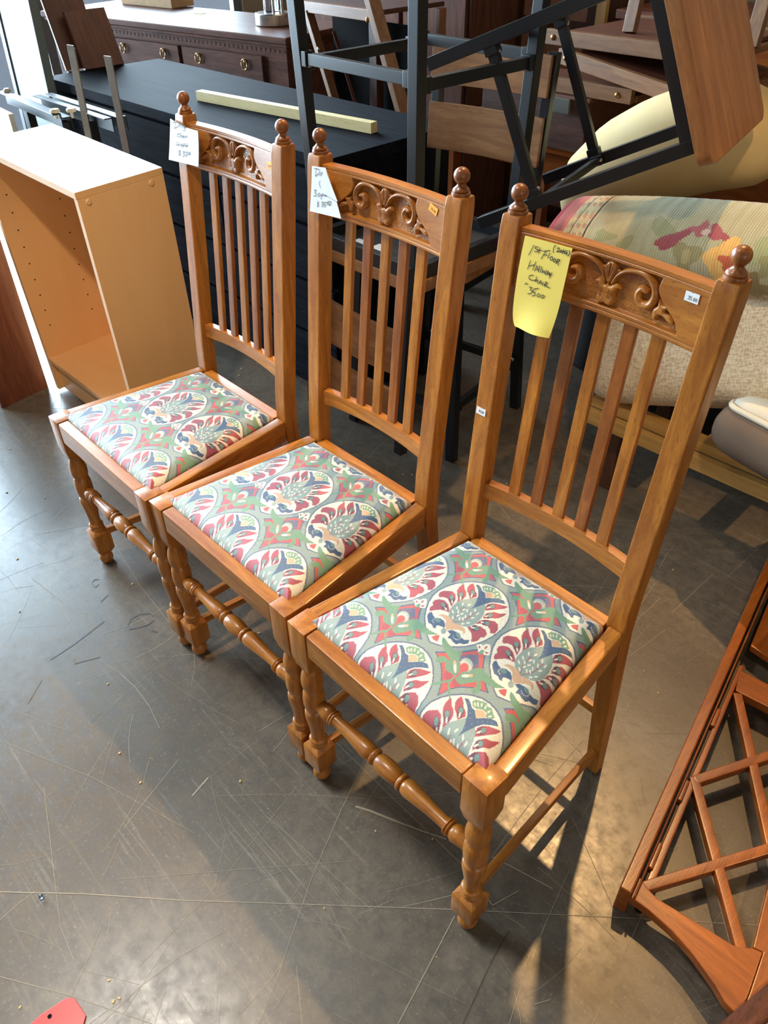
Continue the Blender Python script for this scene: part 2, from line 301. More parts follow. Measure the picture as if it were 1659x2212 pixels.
# traced print pattern, carving, handwriting and scratch lines (0.1 mm units)
PAT=[(0,[-1340,1189,-1061,1469,-896,1704,-754,1754,-674,1621,-582,1503,-430,1359,-231,1218,-449,1111,-593,987,-683,844,-742,626,-846,809,-1005,989,-1133,1091,-1257,1155]),(8,[-1300,1191,-1042,1450,-888,1668,-757,1715,-682,1592,-596,1482,-455,1349,-269,1217,-473,1118,-607,1003,-690,869,-745,666,-842,837,-990,1004,-1109,1100,-1223,1159]),(9,[-985,1464,-809,1635,-644,1462,-700,1356,-887,1302,-987,1364]),(9,[-424,1466,-564,1598,-660,1726,-757,1887,-821,2058,-843,2232,-815,2399,-752,2573,-662,2721,-561,2835,-442,2928,-302,2997,-164,3019,-33,3004,94,2956,212,2873,327,2761,414,2653,470,2542,517,2397,532,2249,527,2082,498,1905,437,1722,363,1598,272,1492,172,1397,53,1320,-87,1265,-125,1264,-227,1318,-322,1380]),(1,[-413,1488,-549,1616,-641,1740,-735,1896,-796,2061,-817,2228,-790,2389,-729,2558,-642,2700,-545,2810,-430,2900,-295,2966,-161,2988,-36,2973,87,2928,201,2847,313,2740,397,2635,451,2528,496,2389,511,2245,507,2084,478,1912,419,1736,348,1615,260,1513,163,1421,48,1346,-88,1293,-125,1293,-223,1344,-315,1405]),(2,[-619,1778,-645,1834,-636,1886,-695,1937,-705,1998,-665,2069,-585,2110,-473,2085,-379,2015,-329,1943,-401,1937,-479,1896,-540,1818,-576,1754]),(7,[-406,1967,-417,1946,-442,1935,-478,1938,-516,1954,-549,1979,-571,2009,-578,2038,-567,2059,-541,2070,-505,2066,-467,2051,-434,2025,-412,1995]),(3,[-476,1996,-484,1979,-504,1973,-529,1978,-553,1993,-570,2015,-575,2037,-567,2053,-547,2060,-522,2055,-497,2039,-481,2018]),(1,[-387,1959,-400,1954,-431,1962,-460,1979,-472,1994,-458,1999,-428,1991,-398,1974]),(2,[-743,2130,-777,2197,-760,2273,-693,2328,-637,2373,-547,2351,-465,2263,-423,2166,-399,2078,-485,2129,-573,2180,-649,2157,-696,2102]),(7,[-444,2155,-464,2143,-495,2147,-531,2165,-565,2195,-591,2231,-602,2265,-597,2291,-577,2303,-545,2299,-509,2280,-475,2250,-450,2214,-439,2181]),(3,[-505,2209,-520,2199,-543,2203,-568,2219,-588,2242,-597,2267,-593,2287,-577,2297,-554,2293,-529,2277,-510,2253,-501,2228]),(1,[-430,2142,-446,2144,-475,2165,-499,2192,-505,2209,-489,2207,-460,2187,-436,2160]),(2,[-637,2662,-536,2567,-461,2527,-396,2451,-375,2344,-404,2228,-468,2318,-532,2366,-601,2440,-640,2547]),(7,[-400,2309,-424,2303,-456,2313,-490,2338,-520,2374,-539,2412,-544,2447,-534,2469,-511,2476,-478,2465,-444,2440,-414,2404,-395,2366,-390,2332]),(3,[-449,2367,-467,2362,-490,2371,-513,2391,-529,2417,-534,2442,-526,2460,-508,2465,-484,2456,-461,2436,-445,2410,-441,2384]),(1,[-396,2304,-413,2310,-439,2336,-460,2366,-463,2384,-446,2378,-420,2352,-399,2322]),(2,[-538,2787,-440,2726,-386,2665,-307,2631,-259,2566,-309,2441,-393,2512,-467,2551,-531,2631,-554,2711]),(7,[-314,2483,-340,2484,-371,2502,-401,2535,-424,2575,-435,2615,-432,2647,-416,2665,-389,2664,-358,2645,-328,2612,-306,2572,-295,2532,-298,2500]),(3,[-350,2547,-370,2547,-393,2562,-412,2586,-422,2614,-421,2638,-408,2652,-388,2651,-365,2636,-346,2612,-336,2584,-337,2560]),(1,[-313,2481,-329,2491,-350,2521,-365,2554,-363,2571,-347,2561,-326,2531,-312,2497]),(2,[257,2780,240,2692,194,2616,139,2530,60,2419,9,2477,-18,2561,21,2645,86,2699,180,2741]),(7,[37,2488,16,2512,4,2546,4,2583,16,2616,38,2639,64,2646,91,2637,112,2612,123,2578,123,2541,111,2508,89,2486,63,2479]),(3,[57,2543,41,2561,33,2587,36,2612,49,2630,68,2636,88,2629,104,2610,112,2585,109,2560,96,2542,77,2536]),(1,[34,2481,28,2498,34,2527,48,2551,61,2555,67,2537,61,2508,48,2485]),(2,[347,2651,342,2550,321,2446,244,2366,155,2258,122,2306,122,2401,176,2508,266,2553]),(7,[141,2313,122,2338,114,2371,118,2406,133,2436,157,2455,185,2459,211,2447,229,2422,237,2389,233,2354,218,2324,194,2305,167,2301]),(3,[166,2362,152,2381,147,2406,152,2429,167,2445,187,2449,207,2440,221,2420,226,2396,221,2373,206,2357,186,2353]),(1,[138,2308,134,2325,143,2352,159,2372,173,2375,177,2357,168,2331,152,2310]),(2,[147,2183,221,2287,325,2356,401,2342,478,2263,499,2154,448,2100,383,2164,285,2193,200,2144,147,2080]),(7,[186,2176,176,2204,179,2234,196,2261,222,2278,253,2283,283,2275,305,2254,316,2227,312,2196,296,2170,269,2153,238,2148,209,2156]),(3,[236,2209,228,2230,231,2252,245,2268,265,2275,287,2269,304,2254,312,2232,309,2211,295,2194,275,2188,253,2193]),(1,[171,2166,173,2181,191,2199,215,2209,230,2205,228,2189,210,2171,186,2162]),(2,[97,1930,161,2023,243,2096,348,2101,422,2047,440,1975,399,1920,415,1821,351,1741,301,1817,236,1878,159,1903]),(7,[145,1966,136,1994,140,2023,158,2048,186,2064,218,2067,247,2057,269,2036,278,2009,273,1980,255,1955,228,1939,196,1936,167,1946]),(3,[190,1992,183,2013,188,2034,202,2049,223,2055,245,2048,262,2032,269,2011,264,1990,250,1975,229,1970,207,1976]),(1,[140,1964,143,1979,162,1995,187,2003,202,1999,199,1984,180,1967,156,1959]),(4,[-127,1828,-284,1894,-357,1982,-389,2088,-404,2228,-375,2344,-309,2441,-237,2574,-142,2488,-51,2555,26,2468,95,2347,132,2221,149,2078,107,1940,44,1887,-3,1878]),(2,[-130,1848,-205,2000,-215,1998,-140,1846]),(2,[-204,1998,-231,2233,-242,2236,-216,2000]),(2,[-107,1840,-23,2023,-33,2030,-118,1847]),(2,[-22,2025,-17,2289,-29,2293,-33,2028]),(1,[-269,2092,-285,2092,-312,2109,-334,2133,-340,2150,-324,2151,-297,2134,-274,2109]),(1,[-276,2214,-292,2223,-311,2250,-322,2280,-319,2296,-303,2287,-284,2260,-272,2229]),(1,[-205,2361,-196,2344,-197,2315,-207,2291,-221,2287,-230,2304,-229,2332,-218,2356]),(1,[-257,1984,-271,1981,-299,1993,-324,2013,-332,2030,-317,2034,-289,2021,-264,2001]),(1,[-205,2036,-221,2041,-243,2066,-258,2094,-258,2111,-242,2105,-219,2081,-204,2052]),(1,[-186,2207,-180,2189,-186,2163,-200,2144,-215,2142,-221,2159,-216,2185,-201,2205]),(1,[-169,1882,-184,1882,-211,1898,-233,1922,-238,1939,-223,1939,-196,1923,-174,1899]),(1,[-167,2039,-159,2023,-162,1996,-175,1974,-189,1971,-197,1988,-193,2015,-181,2036]),(1,[-144,2118,-137,2101,-140,2074,-152,2053,-167,2049,-174,2066,-171,2093,-158,2115]),(1,[-122,2163,-138,2169,-161,2193,-176,2222,-175,2239,-159,2233,-137,2208,-122,2180]),(1,[-29,2151,-44,2155,-68,2178,-85,2206,-85,2223,-69,2218,-46,2196,-29,2168]),(1,[-37,2267,-53,2272,-75,2297,-90,2326,-89,2343,-73,2337,-51,2312,-36,2283]),(1,[21,2311,33,2296,39,2266,36,2239,25,2230,13,2245,7,2275,11,2303]),(1,[43,2172,49,2155,43,2129,29,2110,14,2108,8,2125,14,2151,28,2170]),(1,[-45,2046,-61,2049,-86,2069,-104,2096,-106,2113,-91,2110,-66,2089,-48,2063]),(1,[-79,1935,-95,1939,-118,1961,-135,1989,-136,2005,-120,2001,-97,1979,-80,1952]),(1,[-39,1977,-54,1980,-79,2000,-97,2027,-100,2044,-84,2041,-60,2020,-41,1994]),(1,[68,2031,73,2014,65,1990,49,1973,34,1972,29,1989,37,2013,53,2031]),(1,[29,1952,31,1935,19,1914,-1,1901,-16,1904,-19,1921,-6,1942,14,1955]),(0,[-483,2785,-443,2827,-370,2799,-294,2746,-233,2752,-142,2659,-33,2773,49,2830,114,2841,179,2796,93,2734,8,2660,-44,2548,-84,2422,-133,2287,-144,2373,-193,2492,-279,2631,-365,2717,-434,2762]),(3,[-371,2743,-374,2781,-382,2783,-379,2745]),(3,[-307,2692,-310,2730,-318,2733,-315,2695]),(3,[-244,2642,-246,2680,-255,2682,-252,2645]),(3,[-191,2583,-193,2620,-202,2622,-199,2585]),(3,[-163,2498,-165,2535,-174,2537,-171,2500]),(3,[-140,2409,-143,2445,-151,2448,-148,2411]),(3,[-111,2524,-113,2561,-121,2564,-119,2526]),(3,[-65,2601,-67,2638,-75,2640,-73,2603]),(3,[-29,2667,-31,2704,-39,2707,-37,2669]),(3,[21,2718,18,2756,10,2758,13,2721]),(3,[76,2762,74,2800,66,2802,68,2765]),(10,[-369,2830,-349,2896,-285,2933,-205,2972,-143,2934,-90,2960,-16,2906,55,2866,26,2813,-50,2770,-86,2834,-165,2838,-248,2780,-298,2772]),(1,[-273,2799,-286,2799,-309,2815,-328,2837,-333,2852,-320,2852,-297,2836,-277,2814]),(1,[-244,2828,-258,2830,-280,2847,-298,2871,-301,2886,-288,2884,-266,2866,-248,2843]),(1,[-208,2858,-221,2864,-241,2886,-254,2912,-254,2926,-240,2920,-221,2898,-208,2872]),(1,[-148,2863,-161,2873,-174,2899,-179,2925,-175,2937,-162,2927,-149,2901,-144,2874]),(1,[-84,2849,-93,2864,-94,2889,-87,2911,-76,2916,-68,2902,-67,2876,-74,2854]),(1,[-28,2811,-32,2826,-25,2848,-11,2863,2,2863,5,2848,-2,2827,-16,2812]),(6,[-241,2773,-158,2830,-84,2821,-55,2765,-142,2659]),(6,[-422,1777,-377,1851,-277,1887,-181,1866,-127,1828,-3,1878,94,1873,158,1823,171,1758,113,1802,46,1784,-36,1711,-96,1635,-168,1691,-235,1782,-332,1803]),(0,[-543,1650,-565,1723,-543,1760,-475,1721,-412,1705,-341,1752,-259,1757,-181,1705,-134,1635,-189,1643,-251,1618,-274,1593,-239,1537,-281,1521,-340,1552,-410,1545,-472,1588]),(3,[-288,1706,-286,1684,-299,1665,-323,1653,-352,1652,-379,1662,-395,1680,-397,1701,-384,1720,-360,1732,-330,1733,-304,1723]),(1,[-345,1618,-344,1608,-352,1599,-362,1600,-364,1611,-355,1620]),(1,[-377,1635,-375,1625,-384,1616,-394,1617,-395,1628,-387,1637]),(1,[-396,1667,-394,1656,-403,1647,-413,1649,-414,1659,-406,1668]),(1,[-398,1705,-396,1694,-405,1685,-415,1687,-416,1697,-408,1706]),(1,[-382,1741,-381,1730,-390,1721,-400,1723,-401,1733,-392,1742]),(1,[-353,1766,-351,1756,-360,1747,-370,1748,-371,1759,-363,1768]),(1,[-316,1775,-315,1765,-324,1756,-334,1757,-335,1767,-326,1776]),(0,[-74,1632,-30,1704,64,1724,163,1697,258,1694,314,1753,342,1681,308,1619,253,1599,225,1531,151,1531,90,1557,36,1526,23,1589,18,1624]),(3,[177,1676,168,1661,146,1656,117,1661,88,1675,67,1695,60,1715,69,1729,91,1735,120,1730,149,1715,170,1695]),(1,[189,1696,180,1698,169,1710,167,1720,177,1718,188,1707]),(1,[200,1661,190,1662,180,1674,178,1684,188,1682,199,1671]),(1,[196,1627,187,1628,176,1640,174,1650,184,1649,195,1637]),(1,[179,1601,169,1603,158,1615,157,1625,167,1623,177,1611]),(1,[151,1589,141,1590,131,1602,129,1612,139,1611,150,1599]),(1,[118,1591,108,1593,97,1605,96,1615,105,1613,116,1602]),(1,[85,1609,76,1611,65,1623,63,1633,73,1631,84,1619]),(4,[-77,1621,-60,1595,-57,1567,-67,1545,-88,1534,-114,1538,-139,1555,-156,1582,-159,1609,-149,1632,-128,1642,-102,1638]),(8,[-167,1365,-143,1428,-92,1482,-22,1362,-100,1344]),(2,[-827,1058,-804,1023,-799,984,-815,951,-847,934,-887,936,-923,958,-948,993,-952,1032,-937,1065,-904,1083,-864,1080]),(2,[-647,1052,-624,1017,-620,978,-635,946,-667,928,-706,930,-742,952,-766,987,-770,1026,-754,1059,-722,1076,-683,1073]),(5,[-934,692,-759,985,-793,1009,-967,715]),(5,[-562,736,-783,943,-805,921,-583,714]),(5,[-767,918,-779,1044,-810,1050,-798,924]),(5,[-1452,1496,-1388,1487,-1299,1455,-1235,1447,-1191,1431,-1119,1421,-1033,1510,-1002,1421,-947,1334,-868,1250,-814,1165,-778,1064,-886,1067,-967,1052,-1055,1126,-1090,1209,-1036,1241,-1142,1275,-1263,1320,-1342,1360,-1418,1430]),(5,[-1237,1103,-1221,1180,-1164,1228,-1093,1229,-1045,1184,-1102,1136,-1123,1090,-1183,1063]),(5,[-766,1053,-764,1218,-710,1299,-669,1411,-586,1498,-538,1467,-406,1454,-282,1446,-126,1473,-219,1365,-325,1321,-424,1320,-463,1291,-368,1197,-345,1108,-372,1036,-441,1053,-458,1103,-439,1167,-498,1242,-539,1165,-593,1086,-631,1023,-712,1018]),(3,[-858,1261,-815,1209,-790,1157,-790,1115,-813,1091,-855,1090,-908,1111,-962,1152,-1006,1204,-1031,1256,-1032,1299,-1009,1324,-966,1325,-912,1302]),(5,[-873,1245,-837,1203,-815,1162,-812,1130,-829,1113,-861,1114,-903,1134,-947,1168,-983,1210,-1006,1251,-1009,1284,-992,1301,-960,1299,-917,1279]),(6,[-920,1243,-890,1210,-872,1181,-872,1164,-889,1163,-919,1179,-954,1208,-984,1241,-1002,1271,-1003,1288,-986,1288,-955,1272]),(1,[-875,1196,-847,1166,-831,1140,-831,1125,-846,1124,-873,1139,-905,1165,-932,1195,-949,1221,-949,1237,-933,1237,-906,1222]),(3,[-578,1304,-561,1271,-564,1228,-586,1182,-623,1144,-667,1120,-710,1115,-743,1130,-760,1163,-757,1207,-735,1252,-698,1291,-654,1315,-611,1320]),(5,[-595,1286,-584,1261,-589,1227,-609,1190,-640,1158,-675,1136,-709,1130,-734,1140,-745,1165,-740,1199,-721,1236,-690,1268,-654,1290,-620,1296]),(6,[-605,1284,-601,1268,-609,1244,-628,1219,-652,1199,-675,1190,-691,1194,-696,1210,-688,1234,-669,1259,-645,1279,-622,1288]),(1,[-644,1235,-640,1219,-648,1196,-666,1172,-689,1153,-711,1144,-727,1148,-731,1163,-723,1186,-705,1210,-681,1229,-659,1238]),(11,[-741,1431,-708,1384,-695,1331,-705,1284,-737,1251,-783,1239,-835,1250,-883,1281,-918,1328,-931,1381,-921,1429,-889,1463,-842,1475,-789,1463]),(8,[-754,1346,-731,1311,-727,1272,-744,1239,-776,1222,-815,1224,-851,1245,-874,1280,-877,1319,-861,1353,-829,1370,-789,1368]),(1,[-925,1343,-912,1346,-886,1338,-872,1327,-886,1324,-912,1332]),(1,[-917,1381,-902,1379,-877,1363,-868,1349,-883,1351,-907,1367]),(1,[-895,1410,-880,1403,-860,1381,-855,1366,-870,1373,-890,1395]),(1,[-862,1427,-848,1415,-836,1390,-836,1376,-849,1387,-862,1412]),(1,[-821,1429,-812,1415,-807,1389,-812,1377,-822,1391,-826,1417]),(1,[-779,1416,-774,1401,-778,1378,-788,1370,-793,1385,-788,1408]),(1,[-739,1391,-739,1377,-752,1359,-765,1356,-765,1370,-752,1388]),(1,[-707,1355,-713,1344,-733,1334,-747,1336,-742,1347,-722,1357]),(2,[-929,1486,-923,1471,-931,1454,-947,1446,-963,1451,-968,1466,-960,1482,-944,1491]),(2,[-800,1548,-795,1533,-803,1517,-819,1508,-834,1513,-839,1528,-831,1545,-815,1553]),(2,[-679,1472,-674,1457,-682,1440,-698,1432,-713,1437,-718,1452,-710,1468,-694,1476]),(1,[-975,1756,-926,1821,-890,1820,-872,1890,-823,1928,-751,1855,-685,1753,-750,1697,-809,1721,-860,1668,-899,1724]),(10,[-811,1766,-796,1751,-786,1726,-785,1695,-792,1668,-806,1652,-822,1651,-838,1665,-847,1691,-849,1721,-842,1748,-828,1764]),(2,[-875,1746,-886,1739,-905,1745,-922,1760,-926,1775,-915,1782,-896,1775,-879,1761]),(2,[-832,1866,-819,1852,-812,1824,-815,1799,-825,1790,-838,1804,-845,1832,-842,1858]),(2,[-723,1775,-724,1761,-740,1745,-762,1736,-777,1741,-777,1755,-760,1771,-738,1780])]
CARVE={'leaf':[59,10317,138,10302,194,10236,214,10141,180,10066,143,9962,87,9927,33,10005,-15,10104,-42,10207,-7,10281],'side':[208,10203,279,10214,310,10177,261,10126,190,10032,154,9965,176,10083],'bell':[1,9958,67,9920,99,9883,148,9945,228,9972,288,9949,310,9908,252,9882,227,9817,250,9728,224,9662,142,9636,75,9638,42,9760],'scroll':[114,9925,183,10058,309,10145,466,10182,614,10170,727,10098,789,9989,786,9878,733,9796,635,9774,557,9825,539,9912,587,9979,657,9967],'end':[856,9937,941,9890,1033,9882,1039,9829,1008,9800,1114,9780,1180,9727,1178,9671,1085,9677,991,9721,933,9711,914,9638,847,9654,818,9720,826,9797,872,9849],'ground':[60,10312,857,10332,873,10213,931,10087,1035,9974,1161,9887,1229,9762,1270,9628,607,9613,85,9599]}
NOTES=[{'o':[-1368,10279,-531,10312,-573,8998,-909,8969,-1258,8938,-1384,9338],'s':[[-1180,10191,-1244,10029],[-1100,10183,-1147,10175,-1141,10149,-1096,10146,-1105,10116,-1152,10108],[-1068,10182,-1073,10098],[-1102,10138,-1033,10156],[-811,10286,-836,10233,-827,10174],[-777,10244,-747,10265,-740,10239,-774,10201,-720,10221],[-706,10242,-720,10220,-699,10214,-686,10236,-706,10242],[-665,10268,-673,10200],[-685,10231,-643,10242],[-624,10260,-648,10216,-594,10230],[-602,10265,-607,10198],[-574,10273,-548,10242,-577,10191],[-1006,10148,-888,10190],[-960,10158,-1018,10035],[-984,10102,-922,10118],[-882,10154,-906,10077],[-838,10118,-865,10088,-842,10063,-812,10086,-838,10118],[-780,10105,-804,10073,-784,10052,-756,10073,-772,10101],[-733,10108,-748,10037],[-733,10108,-698,10108,-710,10080,-740,10067,-698,10029],[-1195,9963,-1222,9827],[-1098,9974,-1129,9839],[-1212,9876,-1116,9922],[-1062,9921,-1092,9833],[-1062,9921,-1027,9856],[-1084,9865,-1040,9878],[-1016,9938,-1020,9844],[-981,9934,-985,9844],[-958,9900,-950,9853,-923,9885,-902,9847,-883,9912],[-856,9900,-875,9835],[-856,9900,-814,9843],[-868,9857,-828,9864],[-826,9885,-814,9857,-791,9883],[-788,9899,-820,9808],[-1104,9774,-1164,9747,-1171,9707,-1122,9693,-1053,9712],[-1038,9769,-1048,9686],[-1045,9707,-1012,9728,-1010,9685],[-956,9736,-987,9671],[-956,9736,-924,9682],[-977,9694,-934,9703],[-905,9727,-908,9674],[-866,9739,-873,9665],[-866,9739,-835,9736,-846,9709,-875,9692,-779,9672],[-1223,9594,-1204,9624,-1175,9608],[-1139,9582,-1089,9588,-1112,9549,-1073,9536,-1099,9491,-1148,9483],[-1038,9583,-1065,9532,-1017,9533,-1019,9495,-1059,9470],[-1038,9585,-973,9611],[-998,9495,-988,9494],[-953,9540,-970,9506,-946,9488,-919,9521,-953,9540],[-878,9542,-901,9510,-873,9495,-841,9529,-878,9542]]},{'o':[-1700,10292,-1320,10334,-1090,10004,-929,9857,-821,9576,-1274,9551,-1706,9510],'s':[[-1569,10267,-1587,10144],[-1629,10264,-1506,10279,-1472,10226,-1594,10139],[-1449,10227,-1464,10178],[-1416,10233,-1431,10180],[-1419,10221,-1383,10243,-1395,10188],[-1446,10092,-1472,10036,-1427,9974],[-1611,9896,-1557,9911,-1590,9859,-1542,9848,-1565,9806,-1623,9800],[-1459,9880,-1498,9841,-1474,9818,-1435,9851,-1459,9880],[-1350,9925,-1407,9785],[-1431,9843,-1358,9867],[-1303,9919,-1325,9864,-1236,9888],[-1260,9922,-1288,9853],[-1459,9722,-1503,9692,-1465,9669,-1498,9638],[-1483,9741,-1474,9631],[-1385,9742,-1339,9748,-1371,9710,-1331,9698,-1377,9657],[-1253,9767,-1305,9749,-1311,9717,-1261,9715,-1303,9669],[-1213,9775,-1236,9750,-1206,9736,-1183,9765,-1213,9775,-1142,9805,-1118,9784,-1172,9733,-1124,9748]]},{'o':[-2002,10354,-1402,10372,-1048,10305,-918,10215,-920,9943,-961,9585,-1535,9552,-2175,9505],'s':[[-1761,10321,-1830,10198],[-1893,10300,-1711,10335,-1635,10313,-1703,10246,-1855,10189],[-1618,10305,-1646,10248],[-1579,10311,-1603,10252],[-1586,10296,-1531,10318,-1551,10256],[-1490,10316,-1513,10262],[-1461,10320,-1486,10258],[-1469,10301,-1416,10318,-1434,10261],[-1384,10314,-1444,10282,-1440,10256,-1384,10287,-1417,10223,-1494,10206],[-1644,10122,-1741,10084,-1742,10046,-1660,10055],[-1589,10143,-1633,10046],[-1619,10076,-1563,10101,-1576,10053],[-1492,10104,-1545,10070,-1508,10062,-1478,10104,-1480,10065],[-1435,10111,-1447,10068],[-1397,10117,-1404,10070],[-1400,10099,-1330,10128],[-1756,9937,-1816,9868,-1667,9901],[-1688,9949,-1734,9842],[-1587,9929,-1631,9893,-1595,9878,-1556,9913,-1587,9929],[-1475,9978,-1552,9851],[-1583,9892,-1475,9920],[-1421,9966,-1459,9907,-1332,9940],[-1354,9978,-1407,9881],[-1645,9781,-1721,9755,-1660,9719,-1738,9681],[-1705,9794,-1717,9666],[-1656,9800,-1661,9681],[-1555,9780,-1478,9789,-1541,9745,-1483,9727,-1576,9677],[-1353,9807,-1426,9789,-1440,9756,-1376,9746,-1464,9698],[-1325,9807,-1358,9773,-1317,9767,-1292,9808,-1253,9822,-1294,9766,-1244,9789]]}]
SCR=[([-4219,-5635,-3131,-4532,-1803,-3294],0.0016),([-1803,-3294,52,-1447,1713,195,4130,2525,5693,4011],0.0012),([-5266,1232,-3890,1004,-2322,916,-605,909,1271,909],0.0011),([-1667,1100,-1070,-162,-483,-1305,430,-2774,786,-3417],0.0009),([1801,125,1998,-577,2328,-1777],0.0016),([-1002,241,-725,389,-196,620],0.004),([-196,620,263,828,713,1058],0.0028),([1541,1428,1965,1567,2695,1777],0.002),([1926,804,2143,758,2299,1309],0.0013),([1541,1467,1387,2464,1278,3577,1201,4780],0.0013),([-13716,-327,-14847,1823],0.0013),([-11808,639,-9607,273,-7485,110],0.0011),([2104,3180,2728,2828,3713,2257],0.001),([511,9433,508,11479],0.001),([-2180,-5175,-2889,-5093,-5716,-4114],0.0007),([-2805,-6210,-1727,-5477,-400,-4678],0.001),([4477,508,4232,1795,3917,3318],0.001),([-3573,-1544,-3443,-2015],0.003),([-1314,-4416,-1602,-2527,-2155,-354],0.0006),([-7438,-4327,-5224,-3288,-2733,-2411],0.0006),([-3765,-114,-3629,1465],0.001),([-2963,-3969,-1629,-2303,-214,-547],0.0006),([-11826,-1670,-9943,-1404],0.0015),([3557,-470,3183,466,2702,2284],0.0008)]
FLAP2=[-1320,10336,-1426,10095,-1389,9905,-1184,9883,-929,9847]
SCR2=[([-8539,-663,-8681,-495,-8686,-272,-8536,-69,-8362,-24],0.0022),([-8250,-89,-8216,-279,-8292,-493,-8412,-707],0.003),([-10591,-581,-10637,-478,-10561,-398],0.003),([-10535,-623,-10339,-617,-10399,-481],0.0025),([-9771,-752,-9827,-619,-9861,-510],0.004),([-7988,-307,-7839,-238],0.005),([-8832,-2555,-8897,-1912,-9090,-1016],0.0035),([-8328,-2188,-8205,-1896,-8093,-1655],0.003),([3045,-1014,2751,7,2626,644],0.0012),([-8384,-2963,-7971,-3476],0.002)]

# ------------------------------------------------------------------ the setting
X0, X1, Y0, Y1, ZC = -5.0, 3.0, -4.0, 3.8, 6.6
fl = struct(MB().span((X0, Y0, -0.05), (X1, Y1, 0)).build('floor', FLOORM, smooth=0))
struct(MB().span((X0-.1, Y0-.1, ZC), (X1+.1, Y1+.1, ZC+.1)).build('ceiling', CEIL, smooth=0))
struct(MB().span((X0-.1, Y1, 0), (X1+.1, Y1+.1, ZC)).build('wall_back', PLASTER, smooth=0))
struct(MB().span((X1, Y0, 0), (X1+.1, Y1, ZC)).build('wall_right', PLASTER, smooth=0))
wl = MB().span((X0-.1, Y0, 3.1), (X0, Y1, ZC)).span((X0-.1, Y0, 0), (X0, -2.4, 3.1)).span((X0-.1, -2.4, 0), (X0, Y1, .12)).span((X0-.1, 3.3, .12), (X0, Y1, 3.1))
struct(wl.build('wall_left', PLASTER, smooth=0))
wn = MB().span((X0-.08, -2.4, .12), (X0-.03, -2.34, 3.1)).span((X0-.08, 3.24, .12), (X0-.03, 3.3, 3.1))
for y in (-1.0, .42, 1.84): wn.span((X0-.08, y-.03, .12), (X0-.03, y+.03, 3.1))
wo = struct(wn.build('window_1', GREYD, smooth=0))
for a, b in ((-2.34,-1.03),(-.97,.39),(.45,1.81),(1.87,3.24)):
    MB().span((X0-.06, a, .12), (X0-.054, b, 3.1)).build('pane', GLASS, wo, smooth=0)
wf = MB().span((X0, Y0-.1, 0), (-3.4, Y0, ZC)).span((.2, Y0-.1, 0), (X1, Y0, ZC)).span((-3.4, Y0-.1, 0), (.2, Y0, .9)).span((-3.4, Y0-.1, 3.1), (.2, Y0, ZC))
struct(wf.build('wall_front', PLASTER, smooth=0))

# scratches, joints and chips on the concrete
def strip(mb, pts, w0, z=0.0006):
    for i in range(len(pts)-1):
        a, b = Vector((*pts[i], 0)), Vector((*pts[i+1], 0)); d = (b-a)
        if d.length < 1e-5: continue
        nrm = Vector((-d.y, d.x, 0)).normalized()*w0/2; up = Vector((0,0,z))
        mb.add([a+nrm+up, b+nrm+up, b-nrm+up, a-nrm+up], [(3,2,1,0)])
sc = MB()
for line, w0 in SCR:
    strip(sc, [(line[i]/1e4, line[i+1]/1e4) for i in range(0, len(line), 2)], w0)
for k in range(1150):
    x, y = rnd.uniform(-2.2, 1.2), rnd.uniform(-1.4, 2.0); a = rnd.uniform(0, math.pi); L = rnd.uniform(.03, .26)*(0.5+rnd.random()); cv = rnd.gauss(0, .5)
    pts = []
    for j in range(5): pts.append((x, y)); x += math.cos(a)*L/4; y += math.sin(a)*L/4; a += cv*L
    strip(sc, pts, rnd.choice((.0004, .0005, .0006, .0009)), 0.0004+rnd.random()*.0002)
so = sc.build('scratches', DUSTY, fl, smooth=0); so['kind'] = 'stuff'
s2_ = MB()
for line, w0 in SCR2: strip(s2_, [(line[i]/1e4, line[i+1]/1e4) for i in range(0, len(line), 2)], w0, .0007)
s2o = s2_.build('scuffs', plain('dark_scuff', srgb(58,52,48), .5), fl, smooth=0); s2o['kind'] = 'stuff'
ch = MB()
for k in range(170):
    x, y = rnd.uniform(-2.0, 1.0), rnd.uniform(-1.2, 1.2); r = rnd.uniform(.0008, .0028); a = rnd.random()*3
    ch.box((x, y, r*.4), (r*2.2, r*1.3, r*.8), Matrix.Rotation(a, 3, 'Z'))
co = ch.build('crumbs', CHIP, fl, smooth=0); co['kind'] = 'stuff'

# ------------------------------------------------------------------ dining chairs
S0, ST, YS, YT, HS, HT = 0.1664, 0.1726, 0.4028, 0.4596, 0.46, 1.047
def post_c(z, sd):
    t = (z-HS)/(HT-HS)
    if z < HS: t2 = z/HS; return Vector((sd*(0.1735+(S0-0.1735)*t2), 0.442+(YS-0.442)*t2, z))
    return Vector((sd*(S0+(ST-S0)*t), YS+(YT-YS)*t, z))
def front_y(u, z): return YS + (YT-YS)*(z-HS)/(HT-HS) - 0.011 + 0.011*(1-min(1, (u/.155)**2))
def inpoly(px, py, poly):
    ins = np.zeros(px.shape, bool); n = len(poly)
    for i in range(n):
        x1, y1 = poly[i]; x2, y2 = poly[(i+1) % n]
        if y1 == y2: continue
        c = (y1 > py) != (y2 > py); ins ^= c & (px < (x2-x1)*(py-y1)/(y2-y1)+x1)
    return ins
def segdist(px, py, a, b):
    ax, ay = a; bx, by = b; dx, dy = bx-ax, by-ay; t = np.clip(((px-ax)*dx+(py-ay)*dy)/(dx*dx+dy*dy+1e-12), 0, 1)
    return np.hypot(px-ax-t*dx, py-ay-t*dy), t
def pairs(l): return [(l[i]/1e4, l[i+1]/1e4) for i in range(0, len(l), 2)]
def polydist(px, py, poly):
    d = np.full(px.shape, 9.0)
    for i in range(len(poly)): d = np.minimum(d, segdist(px, py, poly[i], poly[(i+1) % len(poly)])[0])
    return d
